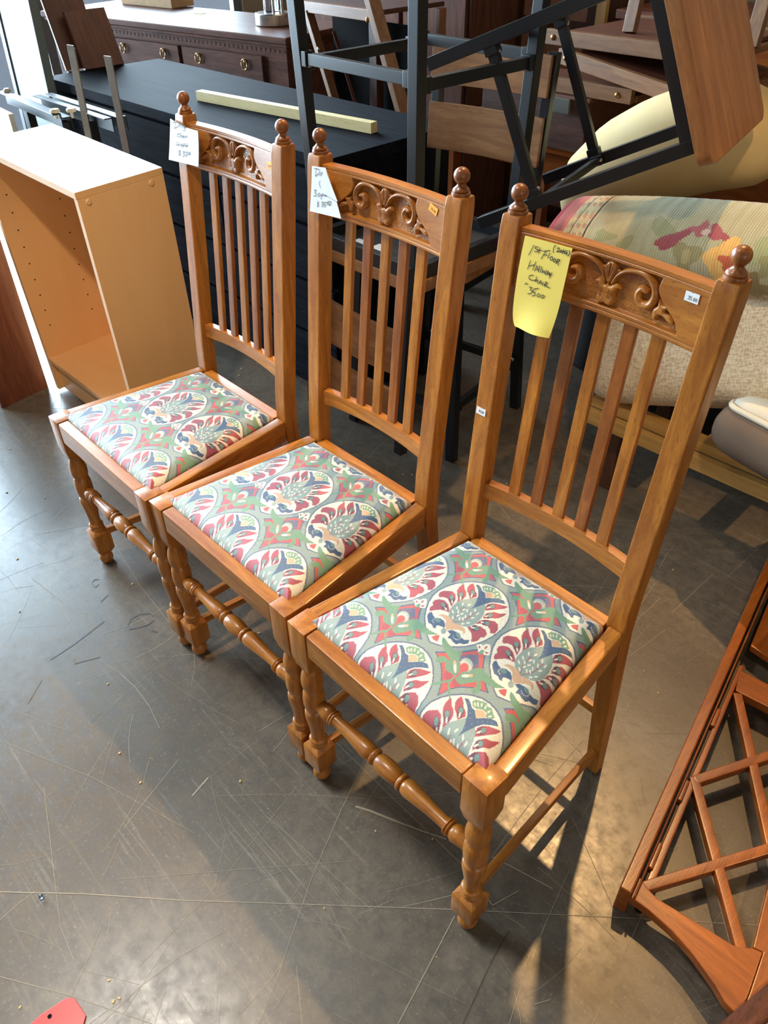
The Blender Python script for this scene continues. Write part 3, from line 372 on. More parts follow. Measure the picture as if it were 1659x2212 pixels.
def smooth_path(p, k=6):
    out = []
    for i in range(len(p)-1):
        p0, p1, p2, p3 = p[max(i-1,0)], p[i], p[i+1], p[min(i+2,len(p)-1)]
        for j in range(k):
            t = j/k
            out.append(tuple(0.5*((2*b)+(-a+c)*t+(2*a-5*b+4*c-d)*t*t+(-a+3*b-3*c+d)*t**3) for a, b, c, d in zip(p0, p1, p2, p3)))
    out.append(p[-1]); return out
def crest_heights():
    NU, NZ = 521, 149
    u = np.linspace(-.156, .156, NU); z = np.linspace(.944, 1.033, NZ); U, Z = np.meshgrid(u, z)
    A = np.abs(U); off = .005; GD = -.0085               # traced about x = +0.005
    T = {k: [(x-off, y) for x, y in pairs(v)] for k, v in CARVE.items()}
    g = [(0, 1.0225), (.082, 1.0225), (.079, 1.008), (.085, .997), (.098, .986), (.112, .976), (.120, .966), (.1225, .957), (0, .957)]
    gs = [g[0]] + smooth_path(g[1:8], 5) + [g[8]]
    dg = np.full(A.shape, 9.0)
    for i in range(len(gs)-1): dg = np.minimum(dg, segdist(A, Z, gs[i], gs[i+1])[0])
    inside = inpoly(A, Z, gs)
    G = GD*np.clip(dg/.0016, 0, 1)*inside
    rn = np.random.RandomState(3); nz = rn.uniform(-1, 1, A.shape); nz = (nz+np.roll(nz, 1, 1)+np.roll(nz, 2, 1)+np.roll(nz, 1, 0))/4
    G += inside*nz*.0006*np.clip(dg/.003, 0, 1)
    G -= .0012*np.exp(-((Z-.9515)/.0009)**2); G -= .0010*np.exp(-((Z-1.0265)/.0006)**2)
    G -= .003*np.clip((.9475-Z)/.0035, 0, 1)**2
    O = np.full(A.shape, -.05)
    def up(mask_in, d, top, soft):
        nonlocal O
        h = np.where(mask_in, GD+(top-GD)*np.sqrt(np.clip(d/soft, 0, 1)*(2-np.clip(d/soft, 0, 1))), GD-d*1.5); O = np.maximum(O, h)
    def poly_up(p, top, soft):
        mk = inpoly(A, Z, p); up(mk, polydist(A, Z, p), top, soft); return mk
    poly_up(smooth_path(T['end']+[T['end'][0]], 4)[:-1], .0004, .0045)
    p = smooth_path(T['scroll'], 7); n = len(p)
    rad = np.interp(np.linspace(0,1,n), [0,.12,.3,.55,.75,.9,1], [.0022,.0040,.0052,.0064,.0066,.0054,.0040])
    for i in range(n-1):
        d, t = segdist(A, Z, p[i], p[i+1]); r = rad[i]+(rad[i+1]-rad[i])*t
        O = np.maximum(O, np.where(d < r, GD+.0100*np.sqrt(np.clip(1-(d/r)**2, 0, 1)), GD-(d-r)*1.5))
    sl = [(.006, 1.012), (.012, 1.0135), (.0155, 1.0115), (.0135, 1.0075), (.009, .999), (.004, .991), (.004, 1.002)]
    poly_up(smooth_path(sl+[sl[0]], 4)[:-1], -.0020, .003)
    lf = [(0, 1.0225), (.0050, 1.0212), (.0092, 1.0165), (.0100, 1.0095), (.0080, 1.001), (.0045, .993), (0, .988)]
    lf = smooth_path(lf, 4); lf = lf + [(-x, y) for x, y in lf[-2:0:-1]]
    mk = poly_up(lf, .0016, .0045)
    O -= np.where(mk, .0024*np.exp(-(A/.0011)**2)*np.clip((Z-.990)/.012, 0, 1)*np.clip((1.0205-Z)/.004, 0, 1), 0)
    O -= np.where(mk, .0011*np.exp(-((A-.0045*np.clip((Z-.988)/.022, 0, 1))/.0006)**2)*np.clip((1.017-Z)/.004, 0, 1), 0)
    bl = [(0, .9905), (.0045, .9890), (.0090, .9935), (.0150, .9950), (.0205, .9915), (.0225, .9860), (.0185, .9865), (.0145, .9825), (.0128, .9750), (.0150, .9690), (.0135, .9620), (.0070, .9595), (0, .9610)]
    bl = smooth_path(bl, 4); bl = bl + [(-x, y) for x, y in bl[-2:0:-1]]
    mk = poly_up(bl, .0010, .0050)
    for xx in (.0058, .0085): O -= np.where(mk, .0012*np.exp(-((A-xx)/.0005)**2)*np.clip((.0075-np.abs(Z-.9765))/.002, 0, 1), 0)
    O -= np.where(mk, .0009*np.exp(-((np.hypot(A, Z-.9655)-.0026)/.0005)**2), 0)
    return u, z, U, Z, G, O
def grid_mesh(u, z, U, Z, H, mask=None):
    NZ, NU = U.shape
    yb = YS + (YT-YS)*(Z-HS)/(HT-HS) - 0.011 + 0.011*(1-np.minimum(1, (U/.155)**2))
    co = np.stack([U, yb-H, Z], -1).reshape(-1, 3)
    i = np.arange(NZ-1)[:, None]*NU + np.arange(NU-1)[None]
    F = np.stack([i, i+1, i+NU+1, i+NU], -1).reshape(-1, 4)
    if mask is not None:
        mk = (mask[:-1, :-1] & mask[1:, :-1] & mask[:-1, 1:] & mask[1:, 1:]).reshape(-1); F = F[mk]
        used = np.unique(F); mp = np.full(len(co), -1); mp[used] = np.arange(len(used)); co = co[used]; F = mp[F]
    return co, F
def np_mesh(name, co, F):
    me = bpy.data.meshes.new(name); me.vertices.add(len(co)); me.vertices.foreach_set('co', co.astype(np.float32).ravel())
    me.loops.add(F.size); me.loops.foreach_set('vertex_index', F.astype(np.int32).ravel()); me.polygons.add(len(F))
    me.polygons.foreach_set('loop_start', np.arange(len(F), dtype=np.int32)*4); me.update(); me.validate(); return me

def paint(co2, polys, base, pal, vecs, rng):
    col = np.tile(np.array(base), (len(co2), 1)); x, y = co2[:, 0], co2[:, 1]
    lo, hi = co2.min(0), co2.max(0)
    for ci, pl in polys:
        P = np.array(pl).reshape(-1, 2)/1e4
        for i in rng[0]:
            for j in rng[1]:
                q = P + i*np.array(vecs[0]) + j*np.array(vecs[1]); a, b = q.min(0), q.max(0)
                if (b < lo).any() or (a > hi).any(): continue
                ix = np.nonzero((x >= a[0]) & (x <= b[0]) & (y >= a[1]) & (y <= b[1]))[0]
                if len(ix) == 0: continue
                ins = inpoly(x[ix], y[ix], [tuple(k) for k in q]); col[ix[ins]] = pal[ci]
    return col
PALETTE = [srgb(*c) for c in ((76,98,128),(234,224,202),(174,80,90),(114,142,134),(146,162,152),(112,150,120),(214,170,134),(114,66,82),(194,90,86),(96,108,132),(124,158,128),(170,178,164))]
def seat_mesh():
    NU, NV = 400, 350; s = np.linspace(-1, 1, NU); v = np.linspace(0, 1, NV); Sg, Vg = np.meshgrid(s, v)
    hw = .1985 + (.152-.1985)*Vg
    Xg = Sg*hw; Yg = .027 + Vg*(.378-.027)
    ds = (1-np.abs(Sg))*hw; dv = np.minimum(Yg-.027, .378-Yg); d = np.minimum(ds, dv)
    e = np.clip(d/.030, 0, 1); edge = np.sqrt(1-(1-e)**2)
    Zg = .452 + .020*edge + .014*(1-Sg**2)*(1-(2*Vg-1)**2)
    co = np.stack([Xg, Yg, Zg], -1).reshape(-1, 3)
    i = np.arange(NV-1)[:, None]*NU + np.arange(NU-1)[None]; F = np.stack([i, i+1, i+NU+1, i+NU], -1).reshape(-1, 4)
    # skirt below the rim
    rim = np.concatenate([np.arange(NU), np.arange(1, NV)*NU+NU-1, (NV-1)*NU+np.arange(NU-2, -1, -1), np.arange(NV-2, 0, -1)*NU]); n0 = len(co)
    low = co[rim].copy(); low[:, 2] -= .02; co = np.concatenate([co, low]); k = np.arange(len(rim)); k2 = np.roll(k, -1)
    F = np.concatenate([F, np.stack([rim[k], n0+k, n0+k2, rim[k2]], -1)])
    me = np_mesh('seat_cushion', co, F)
    col = paint(co[:, :2], PAT, srgb(142,156,148), PALETTE, ((.142, 0), (-.006, .190)), (range(-3, 4), range(-3, 4)))
    at = me.color_attributes.new('pattern', 'FLOAT_COLOR', 'POINT'); at.data.foreach_set('color', col.astype(np.float32).ravel())
    return me
def leg_meshes():
    prof = [(.0,0),(.011,0),(.0155,.004),(.0180,.012),(.0180,.018),(.0155,.025),(.0120,.030),(.0112,.0325),(.0135,.034),(.0135,.040)]
    up = [(.0140,.112),(.0175,.115),(.0188,.1190),(.0175,.1225),(.0150,.1240),(.0178,.1265),(.0186,.1300),(.0172,.1335),(.0146,.1355),(.0140,.147),(.0150,.163),(.0178,.184),(.0205,.202),(.0210,.212),(.0198,.220),(.0150,.2252),
          (.0150,.2258),(.0192,.2290),(.0212,.243),(.0215,.256),(.0205,.270),(.0186,.2800),(.0150,.2852),(.0150,.2858),(.0190,.2890),(.0208,.300),(.0209,.312),(.0186,.327),(.0150,.338),(.0136,.3425),(.0138,.344),(.0170,.3465),(.0185,.350),(.0185,.362)]
    mb = MB().lathe(prof, n=28).lathe(up, n=28)
    hb = .0225; ob = MB()
    def chbox(mb, h, z0, z1, c0, c1):
        rr = lambda q: [(-q,-q),(q,-q),(q,q),(-q,q)]; vs = []
        for q, z in ((h*.62, z0), (h, z0+c0), (h, z1-c1), (h*.66, z1)): vs += [(x, y, z) for x, y in rr(q)]
        fs = [(3,2,1,0), (12,13,14,15)]
        for r_ in range(3): fs += [(r_*4+k, r_*4+(k+1)%4, r_*4+4+(k+1)%4, r_*4+4+k) for k in range(4)]
        mb.add(vs, fs)
    chbox(mb, .0225, .034, .116, .016, .010)
    rr = lambda q: [(-q,-q),(q,-q),(q,q),(-q,q)]; vs = []
    for q, z in ((.0175, .350), (.0225, .376), (.0225, .4605)): vs += [(x, y, z) for x, y in rr(q)]
    fs = [(3,2,1,0), (8,9,10,11)]
    for r_ in range(2): fs += [(r_*4+k, r_*4+(k+1)%4, r_*4+4+(k+1)%4, r_*4+4+k) for k in range(4)]
    mb.add(vs, fs); return mb
def build_chair(label):
    t = thing('dining_chair', label, 'chair', group='carved oak dining chairs')
    for sd in (-1, 1):
        l = leg_meshes().build('leg', OAK[2], t, bevel=.0018, wn=False, smooth=32); l.location = (sd*.2015, .0225, 0)
        p = MB()
        secs = [(0, .0135), (.20, .0165), (.44, .0178), (.52, .0178), (1.028, .0178), (HT, .0165)]; vs = []
        for z, h in secs:
            c = post_c(z, sd); vs += [(c.x+a*h, c.y+b*h, z) for a, b in ((-1,-1),(1,-1),(1,1),(-1,1))]
        fs = [(3,2,1,0), tuple(len(vs)-4+k for k in range(4))]
        for r_ in range(len(secs)-1): fs += [(r_*4+k, r_*4+(k+1)%4, r_*4+4+(k+1)%4, r_*4+4+k) for k in range(4)]
        po = p.add(vs, fs).build('back_post', OAK[2], t, bevel=.0035, seg=2, smooth=25)
        c = post_c(HT, sd)
        fin = [(.0150,-.001),(.0155,.002),(.0150,.0045),(.0125,.0055),(.0138,.0075),(.0130,.0095),(.0105,.0115),(.0078,.0140),(.0068,.0165),(.0072,.0180)]
        fin += [(.0130*math.sin(a), .0290-.0130*math.cos(a)) for a in np.linspace(.62, math.pi-.02, 14)]
        MB().lathe(fin, c, 28).build('finial', OAKD[2], po, smooth=40)
    # seat rails
    MB().span((-.1775, .001, .405), (.1775, .0275, .4595)).build('seat_rail', OAK[0], t, bevel=.004)
    MB().span((-.150, .378, .412), (.150, .406, .4575)).build('seat_rail', OAK[0], t, bevel=.003)
    for sd in (-1, 1):
        poly = [(.2245, .044), (.1835, .388), (.156, .388), (.197, .044)]
        MB().prism([(sd*x, y) for x, y in poly], .0545, lambda u, v, w_: (u, v, .405+w_)).build('seat_rail', OAK[1], t, bevel=.0045)
        MB().bar((sd*.198, .040, .098), (sd*.1735, .428, .078), .014, .019).build('side_stretcher', OAK[1], t, bevel=.002)
    MB().span((-.160, .416, .185), (.160, .430, .205)).build('back_stretcher', OAK[0], t, bevel=.002)
    tp = [(.0100,0),(.0112,.010),(.0150,.030),(.0162,.040),(.0130,.047),(.0110,.049),(.0155,.0505),(.0160,.053),(.0120,.0545),(.0155,.056),(.0155,.0585),(.0115,.060),(.0108,.068),(.0118,.095),(.0150,.130),(.0168,.148),(.0145,.156),(.0112,.160),(.0158,.162),(.0165,.165),(.0158,.1675),(.0112,.170),(.0150,.176),(.0172,.190),(.0175,.1985)]
    full = tp + [(r, .397-z) for r, z in tp[::-1][1:]]
    MB().lathe([(r, z-.1985) for r, z in full], (0, .0225, .247), 24, Matrix.Rotation(math.pi/2, 3, 'Y')).build('front_stretcher', OAK[0], t, smooth=50)
    # curved lower rail and crest
    def curved(z0, z1, th, arch):
        mb = MB(); n = 24; vs = []
        for i in range(n+1):
            u = -.152+.304*i/n; yb = front_y(u, (z0+z1)/2)+.004; ar = arch*(1-(u/.152)**2)
            vs += [(u, yb, z0+ar), (u, yb+th, z0+ar), (u, yb+th+.001, z1+ar*.5), (u, yb+.001, z1+ar*.5)]
        fs = [(0,1,2,3), tuple(n*4+k for k in (3,2,1,0))]
        for i in range(n): fs += [(i*4+k, i*4+(k+1)%4, i*4+4+(k+1)%4, i*4+4+k) for k in range(4)]
        return mb.add(vs, fs)
    curved(.547, .581, .018, .006).build('lower_back_rail', OAK[0], t, bevel=.002)
    for k in range(5):
        u = (k-2)*.0465; a, b = .574, .952
        MB().bar((u, front_y(u, a)+.013, a), (u, front_y(u, b)+.013, b), .0215, .0095, up=(0,-1,0)).build('slat', (OAK, OAKD)[k % 2][2], t, bevel=.0018)
    u, z, U, Z, G, O = crest_heights()
    co, F = grid_mesh(u, z, U, Z, G); NZ, NU = U.shape
    rim = np.concatenate([np.arange(NU), np.arange(1, NZ)*NU+NU-1, (NZ-1)*NU+np.arange(NU-2, -1, -1), np.arange(NZ-2, 0, -1)*NU]); n0 = len(co)
    back = co[rim].copy(); back[:, 1] += .021; co2 = np.concatenate([co, back]); k = np.arange(len(rim)); k2 = np.roll(k, -1)
    F2 = np.concatenate([F, np.stack([rim[k], n0+k, n0+k2, rim[k2]], -1)])
    nb = NU; bi = n0+np.arange(NU-1); ti = n0+NU+NZ-2+np.arange(NU)[::-1]
    F2 = np.concatenate([F2, np.stack([bi, ti[:-1], ti[1:], bi+1], -1)])
    cr = link('crest_rail', np_mesh('crest_rail', co2, F2), OAK[0], t, 60)
    mask = O > G-.0020
    co, F = grid_mesh(u, z, U, Z, O, mask)
    link('carved_scroll', np_mesh('carved_scroll', co, F), OAK[0], cr, 60)
    link('seat_cushion', seat_mesh(), SEATF, t, 60)
    return t
chair = build_chair('light oak chair nearest the camera, yellow paper note on its carved back')
chair_b = copy_tree(chair); chair_b['label'] = 'middle oak chair of the row, white note with folded corner and orange sticker'
chair_c = copy_tree(chair); chair_c['label'] = 'oak chair at the far left end of the row, beside the maple bookcase'
POSE = [(0, 0, 0), (-.4575, -.0002, .0084), (-.9090, -.0089, .0003)]
for o, (x, y, a) in zip((chair, chair_b, chair_c), POSE): o.location = (x, y, 0); o.rotation_euler = (0, 0, a)

def face_pt(u, z, lift=0.0): return (u, YS-.0178+(YT-YS)*(z-HS)/(HT-HS)-lift, z)
def quad_patch(name, corners, mat, parent, base_y, th=.0006):
    """small sticker lying on the crest face; corners (u, z) anticlockwise"""
    mb = MB(); mb.prism(corners, th, lambda u, z, w_: (u, base_y(u, z)-.0003-w_, z)); return mb.build(name, mat, parent, smooth=0)
crest_y = lambda u, z: front_y(u, z)-.0003
def strokes_mesh(strokes, yfun, width):
    mb = MB()
    for s in strokes:
        p = smooth_path(s, 4) if len(s) > 2 else s
        for i in range(len(p)-1):
            a, b = Vector((p[i][0], p[i][1], 0)), Vector((p[i+1][0], p[i+1][1], 0)); d = b-a
            if d.length < 1e-6: continue
            d.normalize(); n_ = Vector((-d.y, d.x, 0))*width/2; a2 = a-d*width*.3; b2 = b+d*width*.3
            mb.add([(q.x, yfun(q.x, q.y), q.y) for q in (a2+n_, b2+n_, b2-n_, a2-n_)], [(0,1,2,3)])
    return mb
def sticker(par, c, mat, label, ink, digits, yf, size=(.0205, .0125), rot=0.0):
    ca, sa = math.cos(rot), math.sin(rot)
    tr = lambda u, v: (c[0]+u*ca-v*sa, c[1]+u*sa+v*ca)
    hw, hh = size[0]/2, size[1]/2
    o = quad_patch('price_sticker', [tr(-hw,-hh), tr(hw,-hh), tr(hw,hh), tr(.001,hh), tr(0,hh-.0012), tr(-.001,hh), tr(-hw,hh)], mat, par, yf)
    o['label'] = label
    st = [[tr(*q) for q in s] for s in digits]
    strokes_mesh(st, lambda u, z: yf(u, z)-.0012, .0007).build('print', ink, o, smooth=0); return o
def digit(ch, x, y, s):
    D = {'3': [[(0,4),(2,4),(1,2.4),(2.2,1.2),(1,0),(0,.4)]], '5': [[(2,4),(.3,4),(.2,2.3),(1.6,2.3),(2,1),(1,0),(0,.3)]], '0': [[(1,4),(0,2),(1,0),(2,2),(1,4)]], '.': [[(.8,0),(1.2,.2)]]}
    return [[(x+a*s, y+b*s) for a, b in st] for st in D[ch]]
def text_digits(txt, x, y, s):
    out = []
    for ch_ in txt: out += digit(ch_, x, y, s); x += (1.5 if ch_ == '.' else 3.0)*s
    return out
sticker(chair, (.1295, 1.0125), LABELW, 'white price sticker', INKG, text_digits('35.00', -.0055, -.0035, .0011), crest_y, (.021, .0125), 0.02)
post_y = lambda u, z: YS+(YT-YS)*(z-HS)/(HT-HS)-.0181
sticker(chair, (-.1725, .722), LABELW, 'white price sticker', INKG, text_digits('35.00', -.005, -.002, .0009), post_y, (.020, .013), 0.0)
sticker(chair_b, (.124, 1.016), ORANGE, 'orange price sticker', INKR, text_digits('35.00', -.0055, -.003, .0010), crest_y, (.021, .0125), -0.28)
sticker(chair_c, (.140, 1.003), ORANGE, 'orange price sticker', INKR, text_digits('35.00', -.0055, -.003, .0010), crest_y, (.019, .0135), 0.22)

# paper notes taped to the chair backs
def note(idx, par_pose, mat, label, group, curl, flap=None):
    x, y, a = par_pose
    t = thing('price_note', label, 'note', (x, y, 0), a, group)
    o = pairs(NOTES[idx]['o']); st = [pairs(s) for s in NOTES[idx]['s']]
    zt = max(p[1] for p in o); zb = min(p[1] for p in o)
    lift = lambda u, z: .0045+curl(u, (zt-z)/(zt-zb))
    yf = lambda u, z: face_pt(u, z, lift(u, z))[1]
    if idx == 0: TL, TR, BR, BL = o[0], o[1], o[2], o[4]; Lm = o[5]; Rm = tuple((TR[k]+BR[k])/2 for k in (0,1))
    elif idx == 1: TL, TR, BR, BL = o[0], o[1], o[4], o[6]; Rm = o[2]; Lm = tuple((TL[k]+BL[k])/2 for k in (0,1))
    else: TL, TR, BR, BL = o[0], o[3], o[5], o[7]; Rm = o[4]; Lm = tuple((TL[k]+BL[k])/2 for k in (0,1)); Tm = o[1]
    def q(A, M, B, s): k = 2*M[0]-(A[0]+B[0])/2, 2*M[1]-(A[1]+B[1])/2; return tuple((1-s)**2*A[i]+2*s*(1-s)*k[i]+s*s*B[i] for i in (0,1))
    NX, NY = 12, 18; vs = []
    for j in range(NY+1):
        s = j/NY; l_, r_ = q(TL, Lm, BL, s), q(TR, Rm, BR, s)
        for i in range(NX+1):
            f = i/NX; u, z = l_[0]+(r_[0]-l_[0])*f, l_[1]+(r_[1]-l_[1])*f
            if idx == 2 and f > .55: z += (f-.55)*.016*(1-s)
            vs.append((u, yf(u, z), z))
    fs = [(j*(NX+1)+i, j*(NX+1)+i+1, (j+1)*(NX+1)+i+1, (j+1)*(NX+1)+i) for j in range(NY) for i in range(NX)]
    n0 = len(vs); vs2 = [(a_, b_+.0004, c_) for a_, b_, c_ in vs]
    mb = MB().add(vs+vs2, fs+[tuple(k+n0 for k in f[::-1]) for f in fs])
    mb.build('paper', mat, t, smooth=60)
    strokes_mesh(st, lambda u, z: yf(u, z)-.0009, .0011 if idx == 0 else .0010).build('handwriting', INK, t, smooth=0)
    if flap:
        mbf = MB(); P = flap; mbf.prism(P, .0005, lambda u, z, w_: (u, yf(u, z)-.0016-w_-.004*max(0, .6-abs(z-P[0][1])*8)*0, z)); f_ = mbf.build('folded_corner', mat, t, smooth=0)
    return t
note(0, POSE[0], YELP, 'yellow handwritten note, 1st floor hallway chair, taped to the nearest chair', 'handwritten price notes', lambda u, s: .012*max(0, s-.55)**2*4*(1+.6*math.sin(u*60)))
fl2 = pairs(FLAP2)
note(1, POSE[1], WHITEP, 'white note with folded corner, 3 of 4, taped to the middle chair', 'handwritten price notes', lambda u, s: .004*s*s, fl2)
note(2, POSE[2], WHITEP, 'white handwritten note, dining chair 4 of 4, on the leftmost chair', 'handwritten price notes', lambda u, s: .003*s*s)

# ------------------------------------------------------------------ maple bookcase beside the chairs
bk = thing('bookcase', 'pale maple veneer bookcase with empty shelf space, left of the chairs', 'bookcase', (-2.071, .317, .012), 0)
bk.rotation_euler = (.035, .025, .036)
bw, bd, bh, kz, th = .609, .256, .837, .127, .018
MB().span((0, 0, bh-th), (bw, bd, bh)).build('top_board', MAPLE[0], bk, bevel=.0012)
for x in (0, bw-th):
    sp = MB().span((x, .002, 0), (x+th, bd, bh-th)).build('side_panel', MAPLE[2], bk, bevel=.001)
    if x > 0:
        for y in (.030, .215):
            MB().lathe([(.0075, 0), (.0075, .0015), (.006, .003)], (bw, y, bh-.030), 14, Matrix.Rotation(math.pi/2, 3, 'Y')).build('cam_cap', MAPLE[0], sp)
    else:
        for y in (.045, .205):
            for k in range(9):
                MB().lathe([(.0025, 0), (.0025, .0006)], (th, y, .24+k*.055), 8, Matrix.Rotation(math.pi/2, 3, 'Y')).build('peg_hole', DARK, sp, smooth=0)
MB().span((th, .003, kz-th), (bw-th, bd-.006, kz)).build('bottom_shelf', MAPLE[0], bk, bevel=.001)
MB().span((th, .022, 0), (bw-th, .036, kz-th)).build('kick_board', MAPLE[0], bk, bevel=.001)
MB().span((th, bd-.006, kz), (bw-th, bd-.001, bh-th)).build('back_panel', MAPLE[2], bk, smooth=0)

# dark brown cabinet whose side panel shows at the far left
cb = thing('cabinet', 'red-brown wood cabinet side panel at the left edge, before the bookcase', 'cabinet', (-2.118, .305, 0), .17)
MB().span((-.30, -.180, .0), (-.018, -.012, .56)).build('body', DARKW[2], cb, bevel=.002)
MB().span((-.018, -.186, 0), (0, 0, .575)).build('side_panel', WALN[2], cb, bevel=.0015)
MB().span((-.31, -.190, .575), (.0, .0, .59)).build('top_board', WALN[1], cb, bevel=.002)

# ------------------------------------------------------------------ long black dresser and what lies on it
dr = thing('dresser', 'long low black oak dresser behind the chairs with plain drawer fronts', 'dresser', (-2.978, .941, 0), .029)
dw, dd, dh = 1.712, .516, .819
MB().span((-.012, -.012, dh-.035), (dw+.012, dd+.01, dh)).build('top_board', BLACKOAK[0], dr, bevel=.002)
MB().span((0, .012, .05), (dw, dd, dh-.035)).build('carcass', BLACKOAK[0], dr, bevel=.001)
MB().span((.0, .03, 0), (dw, dd, .05)).build('plinth', BLACKOAK[0], dr, smooth=0)
zs = [.055, .235, .42, .605, .778]
for c in range(3):
    for r in range(4):
        x0 = c*dw/3+.004; x1 = (c+1)*dw/3-.004
        MB().span((x0, -.008, zs[r]+.006), (x1, .012, zs[r+1]-.006)).build('drawer_front', BLACKOAK[0], dr, bevel=.002)
st = thing('wood_stick', 'pale pine stick lying on the black dresser top', 'stick', (-2.165, 1.140, .8195+.0155), .155)
MB().span((0, -.0155, -.0155), (.80, .0155, .0155)).build('batten', PINE[0], st, bevel=.001)
bl = [('leaning_board', 'wide red-brown board leaning at the left end of the black dresser', (-3.03, 1.045, .822), .17, .012, .27),
      ('leaning_board', 'smaller red-brown board with arched grain, leaning on the wider board', (-2.985, 1.108, .822), .15, .018, .215)]
for k, (nm, lab, loc, wid, tk, ht) in enumerate(bl):
    o = MB().span((-tk, 0, 0), (0, wid+.03*k, ht)).build(nm, WALN[2], None, bevel=.001); o.location = loc; o.rotation_euler = (0, -.38, .08*k-.06)
    tag(o, lab, 'board', 'boards leaning on the dresser')

# antique sideboard behind
sb = thing('sideboard', 'dark antique sideboard with ring pulls and glossy moulded top, behind the dresser', 'sideboard', (-2.583, 1.854, 0), .2)
MB().span((-1.70, -.02, .872), (.02, .50, .90)).build('top_board', SIDEB[0], sb, bevel=.006, seg=3)
MB().span((-1.69, -.008, .858), (.008, .49, .872)).build('top_moulding', SIDEB[0], sb, bevel=.004)
MB().span((-1.67, .012, .62), (-.012, .48, .858)).build('body', SIDEB[0], sb, bevel=.002)
fr = MB()
for k in range(58): fr.box((-.03-k*.028, .0125, .840), (.015, .004, .014))
fro = fr.build('carved_frieze', SIDEB[0], sb, bevel=.001); fro['kind'] = 'stuff'
for x0, x1 in ((-.665, -.15), (-1.20, -.69), (-1.64, -1.24)):
    d = MB().span((x0, -.004, .70), (x1, .014, .815)).build('drawer', SIDEB[0], sb, bevel=.003)
    for f in ((.22, .80) if x1-x0 > .45 else (.5,)):
        xp = x0+(x1-x0)*f
        MB().lathe([(.010, 0), (.010, .003), (.004, .006)], (xp, -.004, .785), 14, Matrix.Rotation(math.pi/2, 3, 'X')).build('pull_plate', BRASS, d)
        MB().tube([(xp+.017*math.cos(a), -.012, .775+.021*math.sin(a)) for a in np.linspace(0, 2*math.pi, 19)], .0032, 6).build('ring_pull', BRASS, d)
for x, y in ((-.05, .04), (-1.62, .04), (-.05, .45), (-1.62, .45)):
    MB().lathe([(.018, 0), (.026, .05), (.018, .12), (.032, .22), (.024, .36), (.034, .50), (.03, .62)], (x, y, 0), 14).build('leg', SIDEB[2], sb)
pn = MB().span((0, 0, 0), (.055, .036, .0015)).build('sticky_note', YELP, None, smooth=0); pn.location = (-3.52, 1.985, .9005); pn.rotation_euler = (0, 0, .35)
tag(pn, 'small yellow sticky note on the glossy sideboard top', 'note')
lp = thing('table_lamp', 'round brushed steel lamp base with clear glass column on the sideboard', 'lamp', (-2.905, 2.03, .9003))
MB().lathe([(.078, 0), (.082, .003), (.082, .045), (.078, .05)], n=36).build('base', STEEL, lp, bevel=.0015)
MB().lathe([(.034, .05), (.034, .30)], (-.02, .01, 0), 24).build('glass_column', CLEAR, lp)
for dx, dy in ((.038, -.02), (.05, .02)): MB().lathe([(.007, .05), (.007, .32)], (dx, dy, 0), 12).build('rod', STEEL, lp)
cd = MB().span((0, 0, 0), (.40, .16, .055)).build('flat_carton', CARDB, None, bevel=.002); cd.location = (-4.16, 1.93, .9005); cd.rotation_euler = (0, 0, .2)
tag(cd, 'tan flat carton at the back of the sideboard top', 'box')

# grey panel and bed steel at upper left
gp = thing('metal_cabinet', 'tall pale grey enamelled cabinet with a dark left edge, by the dresser end', 'cabinet', (-3.235, .875, 0), (0, .10, 0))
MB().span((.0, .0, .0), (.30, .035, 1.75)).build('door', GREYP, gp, bevel=.003)
MB().span((-.035, -.006, 0), (0, .03, 1.75)).build('edge_trim', GREYD, gp, bevel=.002)
bf = thing('bed_frame', 'folded black steel bed frame standing between bookcase and dresser', 'bed frame', (-2.4, .74, 0))
def bw_(p): return (p[0]+2.4, p[1]-.74, p[2])
for a, b in (((-2.83, .70, .800), (-2.36, .70, .792)), ((-2.83, .735, .785), (-2.36, .735, .777)), ((-2.70, .78, .793), (-2.14, .78, .800)), ((-2.66, .81, .80), (-2.10, .81, .806))):
    MB().bar(bw_(a), bw_(b), .004, .045).bar(bw_((a[0], a[1]-.014, a[2]+.021)), bw_((b[0], b[1]-.014, b[2]+.021)), .028, .004).build('rail', BLACKR, bf, bevel=.001)
for x, y, zt in ((-2.30, .775, .79), (-2.40, .72, .78), (-2.75, .74, .78)):
    MB().span(bw_((x-.02, y-.015, 0)), bw_((x+.02, y+.015, zt))).build('end_bracket', BLACKR, bf, bevel=.002)
for x, y in ((-2.375, .69), (-2.345, .735)):
    MB().lathe([(.005, 0), (.005, .018), (.016, .020), (.017, .026), (.014, .031)], bw_((x, y, .797)), 16).build('plastic_foot', WHITEPL, bf)
MB().lathe([(.014, 0), (.014, .006), (.009, .012)], bw_((-2.80, .70, .822)), 14).build('plastic_foot', WHITEPL, bf)
for nm, b, tp in (('leg_angle', (-2.36, .755, .0), (-2.270, .752, 1.022)), ('leg_angle', (-2.115, .79, .0), (-2.038, .76, 1.015))):
    b, tp = bw_(b), bw_(tp)
    mb = MB().bar(b, tp, .026, .003, up=(.5, -1, 0)); mb.bar((b[0]-.010, b[1]+.010, b[2]), (tp[0]-.010, tp[1]+.010, tp[2]-.012), .003, .022, up=(.5, -1, 0))
    mb.build(nm, GREYST, bf, bevel=.0008)
wb = MB().span((0, 0, 0), (.30, .018, .78)).build('grey_board', GREYBD, None, bevel=.001); wb.location = (-2.93, .635, 0); wb.rotation_euler = (0, 0, -.05)
tag(wb, 'pale grey board with raw wood top edge beyond the bookcase', 'board')
MB().span((0, 0, .78), (.30, .018, .783)).build('raw_edge', PINE[0], wb, smooth=0)

